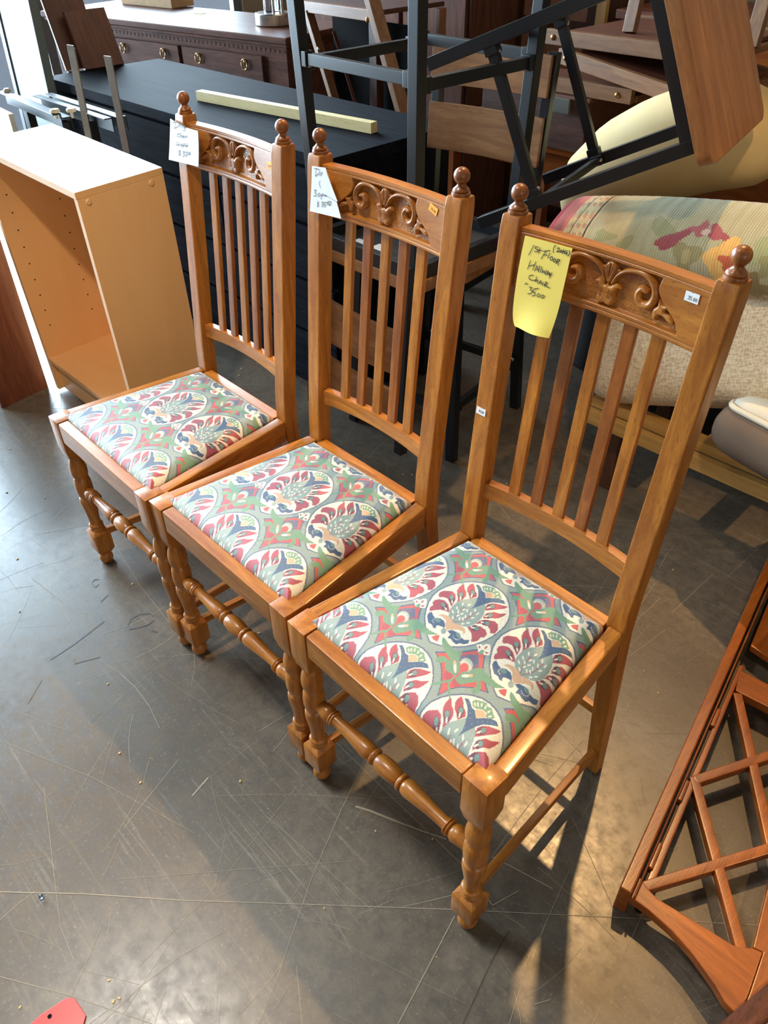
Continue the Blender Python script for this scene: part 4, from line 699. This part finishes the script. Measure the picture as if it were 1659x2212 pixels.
# ------------------------------------------------------------------ bar stools
def stool(label, loc, rot, back=True, H=.575, zs=.17, sl=.215, f=.198, q=.172, sw=1.0, group='black metal bar stools with wood seats'):
    t = thing('bar_stool', label, 'bar stool', loc, rot, group)
    def P(sx, sy, z): k = f+(q-f)*z/H; return Vector((sx*k, sy*k, z))
    for sx, sy in ((-1,-1),(1,-1),(-1,1),(1,1)):
        MB().bar(P(sx, sy, 0), P(sx, sy, H), .030, .030, up=(0,1,0)).build('leg', BLACKM, t, bevel=.002)
    for (a, b, z) in (((-1,-1),(1,-1),zs), ((-1,1),(1,1),zs), ((-1,-1),(-1,1),zs+.012), ((1,-1),(1,1),zs+.012)):
        s = MB().bar(P(*a, z), P(*b, z), .018, .026).build('stretcher', BLACKM, t, bevel=.0015)
        for e in (a, b):
            c = P(*e, z); o = P(*(b if e == a else a), z); d = (o-c).normalized()
            MB().box(c+d*.020, (.026, .026, .034)).build('bracket', BLACKM, s, bevel=.002)
            MB().lathe([(.006, 0), (.005, .004), (.002, .006)], c+d*.03+Vector((0, 0, .014)), 10).build('bolt', STEEL, s)
    fr = MB()
    for a, b in (((-1,-1),(1,-1)), ((-1,1),(1,1)), ((-1,-1),(-1,1)), ((1,-1),(1,1))): fr.bar(P(*a, H-.018), P(*b, H-.018), .024, .036)
    fr.build('seat_frame', BLACKM, t, bevel=.002)
    MB().span((-q+.01, -q+.01, H-.008), (q-.01, q-.01, H)).build('underside_pad', BLACKPAN, t, smooth=0)
    n = 9; poly = []
    hx, hy, r = .205*sw, .200*sw, .03
    for cx, cy, a0 in ((hx-r, hy-r, 0), (-hx+r, hy-r, 90), (-hx+r, -hy+r, 180), (hx-r, -hy+r, 270)):
        poly += [(cx+r*math.cos(math.radians(a0+k*15)), cy+r*math.sin(math.radians(a0+k*15))) for k in range(7)]
    MB().prism(poly, .034, lambda u, v, w_: (u, v, H+w_)).build('seat', SEATW[0], t, bevel=.004)
    if back:
        for sx in (-1, 1):
            b0, b1 = Vector((sx*q, q+.018, H-.04)), Vector((sx*(q+.012), q+.060, H+.495))
            MB().bar(b0, b1, .028, .028, up=(0,1,0)).build('back_post', BLACKM, t, bevel=.002)
        for z0, z1 in ((H+sl, H+sl+.125), (H+sl+.175, H+sl+.275)):
            y = lambda z: q+.018+.042*(z-H+.04)/.535-.022
            m_ = MB(); n = 10; vs = []
            for k in range(n+1):
                u = -.190+.38*k/n; bow = .014*(1-(u/.19)**2)
                for z in (z0, z1): vs += [(u, y(z)+bow-.007, z), (u, y(z)+bow+.007, z)]
            fs = [(0,1,3,2), tuple(n*4+k for k in (0,2,3,1))]
            for k in range(n):
                o_ = k*4; fs += [(o_, o_+2, o_+6, o_+4), (o_+1, o_+5, o_+7, o_+3), (o_, o_+4, o_+5, o_+1), (o_+2, o_+3, o_+7, o_+6)]
            m_.add(vs, fs).build('back_slat', SEATW[0], t, bevel=.0015)
    return t
sa = stool('upright black metal bar stool carrying an upside-down stool, wood slats facing us', (-1.010, 1.195, 0), .16)
sbt = stool('upside-down black metal bar stool set on another, its legs in the air', (-.968, 1.040, 1.303), 0, H=.660, zs=.206, sl=.15, f=.206, q=.186)
sbt.rotation_euler = (math.pi, 0, 0)
sd = stool('bar stool lying on its side across the others, wood seat facing right', (0, 0, 0), 0, back=False, sw=1.07)
pos = Vector((-.807, 1.115, .712)); Rm = (Matrix.Rotation(.204, 3, 'Z') @ Matrix.Rotation(-.422, 3, 'Y') @ Matrix.Rotation(.039, 3, 'X'))
Xp, Yp, Zp = Rm.col[0].copy(), Rm.col[1].copy(), Rm.col[2].copy()
M4 = Matrix((-Zp, Yp, Xp)).transposed().to_4x4(); M4.translation = pos + Zp*.200 + Yp*.215
sd.matrix_world = M4
lb = MB().span((0, 0, 0), (.055, .075, .0008)).span((.07, -.012, 0), (.115, .05, .0008)).build('paper_label', LABELW, sbt, smooth=0)
lb.location = (-.115, .105, .6512)

# ------------------------------------------------------------------ wooden folding furniture behind
def flat_chair(label, loc, rot, L=.62, wid=.44):
    """a folding chair closed flat and laid down, seen end on: two rails, cross rails, seat panel and legs"""
    t = thing('folding_chair', label, 'folding chair', loc, rot, 'brown wooden folding chairs behind the stools')
    for y in (-.02, wid):
        r = MB().span((-L/2, y, -.022), (L/2, y+.024, .022)).build('side_rail', MIDW[0], t, bevel=.003)
        for x in (-L/2+.035, L/2-.05): MB().lathe([(.009, 0), (.008, .004), (.003, .007)], (x, y, .0), 12, Matrix.Rotation(math.pi/2, 3, 'X')).build('stud', BRASS, r)
    MB().span((-L/2+.05, .012, .002), (L/2-.02, wid-.005, .016)).build('seat', WALN[0], t, bevel=.003)
    for x in (-L/2+.02, -.05, L/2-.04): MB().span((x, .01, -.02), (x+.045, wid, .0)).build('cross_rail', MIDW[1], t, bevel=.002)
    return t
tb = thing('wooden_table', 'low red-brown wooden table under the stacked folding chairs', 'table', (-1.35, 2.30, 0), .03)
MB().span((-.44, -.35, .66), (.43, .46, .688)).build('tabletop', MAHOG[0], tb, bevel=.006, seg=3)
MB().span((-.38, -.30, .58), (.37, .40, .66)).build('apron', MAHOG[0], tb, bevel=.002)
for x in (-.38, .34):
    for y in (-.28, .38): MB().bar((x, y, .0), (x, y, .60), .05, .05, up=(0,1,0)).build('leg', MAHOG[2], tb, bevel=.004)
bx = thing('wooden_box', 'dark brown low wooden box under the folded chairs', 'box', (-1.2, 1.98, .690), .05)
MB().span((-.30, -.06, 0), (.14, .30, .160)).build('body', DARKW[0], bx, bevel=.003); MB().span((-.31, -.07, .160), (.15, .31, .172)).build('lid', WALN[0], bx, bevel=.003)
MB().span((.02, -.082, .12), (.08, -.070, .165)).build('clasp', STEEL, bx, bevel=.001)
flat_chair('folded brown chair lying third down in the stack, partly hidden', (-1.12, 1.95, .885), (0, 0, .03), .42)
flat_chair('folded brown chair lying tilted, second down in the stack', (-.93, 1.90, .948), (0, .115, -.06), .50)
flat_chair('folded brown chair lying uppermost in the stack behind the stools', (-.965, 1.95, 1.020), (0, -.004, .0), .60)
pl = tag(MB().bar((-.99, 1.98, .705), (-.78, 1.93, .868), .020, .026).build('wood_brace', MIDW[0], None, bevel=.002), 'dark wooden brace slanting up behind the lying stool', 'brace')
for k, (x, z1) in enumerate(((-1.03, 1.42), (-.62, 1.42))):
    o = MB().bar((x, 2.06, 1.037), (x-.03, 2.16, z1), .040, .026, up=(0,1,0)).build('upright_post', MIDW[2], None, bevel=.002)
    tag(o, ('brown upright post left of centre above the folded chairs', 'brown upright post at right above the folded chairs')[k], 'post', 'posts above the folded chairs')
wc = thing('wooden_chest', 'red-brown chest of wide boards behind the stack of folded chairs', 'chest', (-.86, 2.95, 0), .04)
MB().span((-.75, 0, 0), (.85, .5, .95)).build('body', WALN[0], wc, bevel=.004)
for k in range(3): MB().span((-.73, -.014, .72-k*.2), (.83, .002, .90-k*.2)).build('drawer_front', MAHOG[0], wc, bevel=.004)
MB().span((-.77, -.03, .95), (.88, .52, .985)).build('top_board', WALN[0], wc, bevel=.004)
wd = thing('wardrobe', 'pinkish brown panelled wardrobe at the back beyond the stools', 'wardrobe', (-2.26, 2.98, 0), 0)
PINKP = woods('pink_brown_panel', srgb(168,122,98), srgb(140,98,78), rough=0.5, vary=.03)
MB().span((-.50, .02, 0), (.50, .5, 1.9)).build('body', DARKW[2], wd, bevel=.003)
for x in (-.48, .02):
    d_ = MB().span((x, -.004, .05), (x+.46, .02, 1.85)).build('door', DARKW[2], wd, bevel=.003)
    for z in (.09, .50, .91, 1.32): MB().span((x+.05, -.009, z), (x+.41, 0, z+.36)).build('panel', PINKP[2], d_, bevel=.004)
for x in (-.53, -.025, .49): MB().span((x-.0, -.03, 0), (x+.05, -.004, 1.9)).build('stile', LOAK[2], wd, bevel=.003)
dk = thing('dark_cabinet', 'tall dark brown cabinet closing the view behind the sideboard', 'cabinet', (-2.75, 2.60, 0), 0)
MB().span((-.75, .0, 0), (.56, .33, 1.55)).build('body', DARKW[2], dk, bevel=.003)
for x in (-.73, -.29, .14): MB().span((x, -.016, .06), (x+.40, .004, 1.5)).build('door', SIDEB[2], dk, bevel=.003)
fc = thing('wooden_chair', 'brown wooden high chair with slanting legs and dark board, behind the dresser', 'chair', (-2.2, 1.9, 0), 0)
g = lambda x, y, z: (x+2.2, y-1.9, z)
MB().span(g(-2.56, 1.885, .995), g(-2.05, 1.91, 1.035)).build('seat_rail', MIDW[0], fc, bevel=.003)
MB().span(g(-2.54, 1.91, 1.012), g(-2.07, 2.30, 1.03)).build('seat', DARKW[0], fc, bevel=.003)
MB().bar(g(-2.475, 1.90, 1.0), g(-2.01, 1.90, 0.0), .024, .040, up=(0,1,0)).build('leg', MIDW[2], fc, bevel=.003)
MB().bar(g(-2.115, 1.88, 1.20), g(-1.545, 1.88, 0.0), .030, .058, up=(0,1,0)).build('leg', MIDW[2], fc, bevel=.004)
for x in (-2.44, -2.06): MB().bar(g(x, 2.27, 1.01), g(x, 2.27, 0.0), .024, .040, up=(0,1,0)).build('leg', MIDW[2], fc, bevel=.003)
MB().bar(g(-2.38, 1.955, .93), g(-2.22, 1.955, .60), .006, .016, up=(0,1,0)).build('thin_stay', WALN[2], fc, bevel=.001)
MB().span(g(-2.20, 1.99, .30), g(-2.155, 2.03, .98)).build('stretcher_post', DARKW[2], fc, bevel=.003)
pb = MB().span(g(-2.50, 2.05, .25), g(-1.98, 2.065, .97)).build('dark_board', DARK, fc, bevel=.001)
MB().span(g(-2.235, 2.0465, .915), g(-2.165, 2.0495, .955)).build('stock_label', plain('faded_label', srgb(120,112,104), .7), pb, smooth=0)
MB().lathe([(.008, 0), (.007, .004), (.003, .006)], g(-2.40, 1.884, .87), 10, Matrix.Rotation(math.pi/2, 3, 'X')).build('bolt', STEEL, fc)
MB().lathe([(.010, 0), (.009, .006), (.004, .010)], g(-2.06, 1.862, 1.005), 12, Matrix.Rotation(math.pi/2, 3, 'X')).build('brass_stud', BRASS, fc)

# ------------------------------------------------------------------ lounge chair with loose cushions
lc = thing('lounge_frame', 'light oak lounge frame with dark legs behind the nearest chair', 'lounge frame', (-.44, 1.2, 0), .035)
MB().span((0, 0, .225), (1.30, .024, .268)).build('front_rail', LOAK[0], lc, bevel=.004)
MB().span((-.004, .030, .262), (1.30, .075, .292)).build('seat_slat', LOAK[0], lc, bevel=.004)
MB().span((0, .36, .24), (1.30, .40, .285)).build('rear_rail', LOAK[0], lc, bevel=.004)
for k in range(5): MB().span((.04+k*.27, .075, .252), (.11+k*.27, .36, .268)).build('seat_slat', LOAK[1], lc, bevel=.003)
for x in (.05, 1.22):
    for y in (.05, .35): MB().span((x, y, 0), (x+.045, y+.045, .25)).build('leg', DARKW[2], lc, bevel=.004)
cu = soft_box('seat_cushion', (.96, .36, .16), .06, CREAMF, None, 14, .10)
cu.matrix_world = Matrix.Translation((-.045, 1.38, .572)) @ Matrix.Rotation(-.32, 4, 'Y') @ Matrix.Rotation(.12, 4, 'Z') @ Matrix.Rotation(1.08, 4, 'X')
tag(cu, 'cream woven chenille cushion standing tilted on the light oak lounge', 'cushion')
tc = thing('back_cushion', 'taupe cushion with ivory piping, under the cream cushion at the right', 'cushion', (.285, 1.300, .385), (-.20, -.10, -.32))
soft_box('cover', (.62, .52, .13), .060, TAUPEF, tc, 12, .16)
soft_box('ivory_face', (.56, .46, .05), .024, IVORYF, tc, 10, .2, (0, 0, .058))
pp = [(.285*cx_, .235*cy_) for cx_, cy_ in ((-1,-1),(1,-1),(1,1),(-1,1))]
rr_ = []
for cx_, cy_, a0 in ((.24, .19, 0), (-.24, .19, 90), (-.24, -.19, 180), (.24, -.19, 270)):
    rr_ += [(cx_+.05*math.cos(math.radians(a0+k*15)), cy_+.05*math.sin(math.radians(a0+k*15)), .056) for k in range(7)]
MB().tube(rr_+[rr_[0]], .007, 8).build('piping', IVORYF, tc)

# rolled tapestry throw
def tapestry():
    NU, NV = 420, 380; s = np.linspace(0, 1, NU); a = np.linspace(0, 2*math.pi, NV, endpoint=False); S, A = np.meshgrid(s, a)
    L = .98; ca, sa_ = np.cos(A), np.sin(A)
    rx = .120; rz = .072
    y = rx*np.sign(ca)*np.abs(ca)**.75; z = rz*np.sign(sa_)*np.abs(sa_)**.8
    sag = .012*np.sin(S*5+.5); endr = np.clip(S/.03, .0, 1)**.4*.10+.90
    rib = .0010*np.sin(S*2*math.pi*150)
    X = S*L; co = np.stack([X, y*endr*(1+rib*6), z*endr+sag+rib], -1).reshape(-1, 3)
    i = np.arange(NV)[:, None]*NU+np.arange(NU-1)[None]; j = ((np.arange(NV)+1) % NV)[:, None]*NU+np.arange(NU-1)[None]
    F = np.stack([i, i+1, j+1, j], -1).reshape(-1, 4)
    me = np_mesh('tapestry_throw', co, F)
    arc = A/(2*math.pi)*.58; x2, y2 = X.ravel(), arc.ravel()
    base = np.tile(np.array(srgb(172,166,132)), (len(x2), 1))
    r_ = np.random.RandomState(5)
    def put(mask, c): base[mask] = srgb(*c)
    put(x2 < .06, (196,104,92)); put(x2 < .018, (176,50,60)); put((x2 >= .06) & (x2 < .135), (196,176,130))
    put((x2 >= .062) & (x2 < .132) & ((np.sin(x2*330)+np.sin(y2*260)) > 1.0), (198,126,100)); put((x2 >= .062) & (x2 < .132) & ((np.sin(x2*330+2)+np.sin(y2*260+1)) > 1.15), (160,146,100))
    put(np.abs(x2-.083) < .0012, (52,50,56)); put(np.abs(x2-.128) < .0018, (46,44,50))
    step = .0042; xq, yq = np.round(x2/step)*step, np.round(y2/.0022)*.0022      # woven in steps
    def blob(cx, cy, r1, r2, c, lob=0, ph=0, rot=0.0, amp=.28):
        dx0, dy0 = xq-cx, yq-cy; dx, dy = (dx0*math.cos(rot)+dy0*math.sin(rot))/r1, (-dx0*math.sin(rot)+dy0*math.cos(rot))/r2
        rr = np.hypot(dx, dy); th = np.arctan2(dy, dx); put(rr < 1+amp*np.cos(lob*th+ph)*(lob > 0), c)
    blob(.30, .285, .036, .034, (140,124,84), 5, .4); blob(.30, .285, .014, .013, (164,146,104))
    blob(.345, .175, .050, .018, (150,152,112), 0, 0, .5); blob(.42, .235, .032, .040, (150,140,96), 3, 1.2); blob(.42, .235, .012, .022, (172,158,112))
    blob(.372, .195, .042, .018, (150,72,78), 3, .5, -.6, .2); blob(.432, .165, .026, .014, (170,92,96), 4, .2, .1); blob(.475, .170, .030, .013, (160,78,84), 3, .9, .4); blob(.445, .168, .010, .007, (206,180,160))
    blob(.510, .230, .042, .052, (224,176,98), 4, .6, .3, .16); blob(.528, .235, .026, .022, (190,92,60), 4, .3, .4); blob(.505, .315, .026, .030, (222,184,112), 0)
    blob(.575, .300, .046, .040, (136,118,74), 5, .2); blob(.60, .20, .040, .03, (156,160,116), 3, 0); blob(.225, .262, .007, .018, (70,74,62), 0, 0, .2); blob(.238, .300, .013, .010, (150,72,86))
    blob(.19, .20, .030, .016, (150,152,112), 3, .3); blob(.255, .215, .016, .028, (156,152,108), 0, 0, .7); blob(.385, .330, .040, .018, (146,134,92), 3, .8); blob(.20, .335, .03, .018, (150,140,96), 4, .1)
    for k in range(46):
        blob(r_.uniform(.17, .96) if k > 16 else r_.uniform(.62, .96), r_.uniform(.36, .58) if k > 16 else r_.uniform(.1, .36), r_.uniform(.015, .04), r_.uniform(.012, .03), [(158,78,82),(142,128,88),(148,142,96),(206,170,110)][k % 4], 4, r_.uniform(0, 3), r_.uniform(0, 3))
    thread = (.90+.14*(np.sin(x2*2*math.pi*190) > -.2))[:, None]; base[:, :3] *= thread
    at = me.color_attributes.new('pattern', 'FLOAT_COLOR', 'POINT'); at.data.foreach_set('color', base.astype(np.float32).ravel()); return me
tp_ = link('cloth_roll', tapestry(), TAPF, None, 180); tp_.name = 'tapestry_throw'
tp_.matrix_world = Matrix.Translation((-.705, 1.375, .642)) @ Matrix.Rotation(.03, 4, 'Z') @ Matrix.Rotation(-.19, 4, 'Y') @ Matrix.Rotation(.42, 4, 'X')
tag(tp_, 'ribbed floral tapestry throw, folded in a roll on the cream cushion', 'throw')
for k in range(3):
    pts = [(-.004-.006*k, (.098-.028*k)*math.cos(a), (.044-.014*k)*math.sin(a)) for a in np.linspace(0, 2*math.pi, 25)]
    MB().tube(pts, .010, 8).build('red_selvage', fabric('red_selvage_%d' % k, srgb(190,48,66), srgb(150,36,52), 200.0), tp_)
bg = soft_box('bolster_cushion', (.70, .30, .26), .128, BEIGEF, None, 14, .10)
for v in bg.data.vertices:
    v.co.z += .07-.62*v.co.x**2+.006*math.sin(v.co.x*38+v.co.y*9)*max(0, -v.co.x*2.2)
bg.matrix_world = Matrix.Translation((-.660, 1.80, .735)) @ Matrix.Rotation(.05, 4, 'Z') @ Matrix.Rotation(-.50, 4, 'Y') @ Matrix.Rotation(.3, 4, 'X')
tag(bg, 'plump beige microfibre bolster cushion behind the tapestry roll', 'cushion')
ot = thing('ottoman_base', 'dark upholstered base under the beige bolster at the right', 'ottoman', (-.42, 1.95, 0), .0)
soft_box('body', (.84, .58, .44), .05, fabric('dark_upholstery', srgb(34,30,29), srgb(24,21,21), 300.0), ot, 8, 0, (0, .0, .28))
for x in (-.34, .34):
    for y in (-.2, .2): MB().span((x-.025, y-.025, 0), (x+.025, y+.025, .06)).build('foot', DARKW[2], ot, bevel=.003)

# ------------------------------------------------------------------ mahogany lattice panel lying at lower right
lt = thing('lattice_panel', 'mahogany lattice chair back lying flat on the floor at lower right', 'lattice panel', (0, 0, 0))
zt, tk = .060, .020
def flat(name, poly, z1=zt, t=tk, mat=MAHOG[1], bev=.0025, par=lt): return MB().prism(poly, t, lambda u, v, w_: (u, v, z1-t+w_)).build(name, mat, par, bevel=bev, smooth=30)
J1, JT, X1_, X2_, BL, BR, R1, UR = (.3422,.5236), (.3008,.774), (.4548,.4096), (.4101,.6619), (.3948,.2728), (.5654,.3000), (.5080,.5044), (.470,.80)
def bar2(name, a, b, w0=.019, z1=zt):
    d = Vector((b[0]-a[0], b[1]-a[1])).normalized(); n_ = Vector((-d.y, d.x))*w0/2
    return flat(name, [(a[0]+n_.x, a[1]+n_.y), (b[0]+n_.x, b[1]+n_.y), (b[0]-n_.x, b[1]-n_.y), (a[0]-n_.x, a[1]-n_.y)], z1)
bar2('lattice_bar', (.388,.268), (.5150,.512)); bar2('lattice_bar', (.337,.529), (.562,.292), .019, zt-.0004)
bar2('lattice_bar', J1, UR); bar2('lattice_bar', (.296,.780), (.5120,.498), .019, zt-.0004)
flat('apron', [(.3665,.2365),(.3744,.2345),(.4161,.2396),(.4615,.2388),(.4999,.2321),(.53,.2231),(.5548,.2147),(.5765,.204),(.5931,.2019),(.6022,.208),(.597,.245),(.583,.318),(.567,.312),(.5547,.2990),(.5414,.2928),(.4608,.2778),(.4163,.2693),(.3946,.2721),(.375,.2800)], zt+.001, .022, MAHOG[0], .003)
MB().bar((.3735, .2325, .0375), (.150, 1.235, .0375), .022, .075).build('side_rail', MAHOG[1], lt, bevel=.004)
flat('inner_bead', [(.3875,.236),(.3905,.237),(.1700,1.236),(.1660,1.236)], .073, .010, MAHOG[1], .002)
flat('inner_stile', [(.389,.2680),(.402,.2740),(.3560,.4800),(.2700,.860),(.2600,.858)], zt-.002, .020, MAHOG[1])
flat('right_stile', [(.583,.318),(.597,.245),(.602,.208),(.640,.215),(.622,.330),(.500,.860),(.455,.850),(.513,.520),(.5680,.3130)], zt, .020, MAHOG[1])
flat('cross_rail', [(.268,.842),(.290,.782),(.480,.806),(.465,.866)], zt, .022, MAHOG[0])
for (a, b) in (((.379,.305),(.366,.36)), ((.345,.46),(.333,.51)), ((.302,.66),(.290,.71))):
    bar2('glue_block', a, b, .010, zt+.004)
flat('upper_panel', [(.250,.93),(.30,.925),(.36,.955),(.40,.952),(.44,.94),(.40,1.20),(.19,1.19)], zt-.004, .018, MAHOG[1])
MB().bar((.600, .150, .05), (.66, .40, .09), .035, .06).build('dark_arm', SIDEB[1], lt, bevel=.008, seg=3)
for p in ((.398,.262),(.18,1.2),(.60,.25)): MB().lathe([(.008, 0), (.008, .040)], (p[0], p[1], 0), 10).build('foot_pad', DARK, lt)

# small things on the floor
rd = thing('red_scraper', 'red plastic blade with a hole at the bottom left corner of the floor', 'tool', (-.155, -.588, 0), .78)
poly = [(-.045,-.075),(.055,-.075),(.055,.012),(.027,.036),(.013,.036),(-.020,.010),(-.045,-.02)]
MB().prism(poly, .003, lambda u, v, w_: (u, v, .001+w_)).build('plate', RED, rd, bevel=.001)
MB().prism([(.000,-.03),(.016,-.004),(.030,-.012),(.022,-.038)], .0012, lambda u, v, w_: (u, v, .0042+w_)).build('metal_tab', STEEL, rd, bevel=.0004)
MB().lathe([(.0036, 0), (.0036, .0006)], (-.004, .008, .0041), 14).build('hole', DARK, rd, smooth=0)
bd_ = MB().lathe([(.0045*math.sin(a), .0045-.0045*math.cos(a)) for a in np.linspace(.05, math.pi-.05, 10)], (0, 0, 0), 16).build('glass_bead', CLEAR, None, smooth=180)
bd_.location = (-.359, -.512, .0002); tag(bd_, 'tiny clear bluish bead on the concrete at lower left', 'bead')
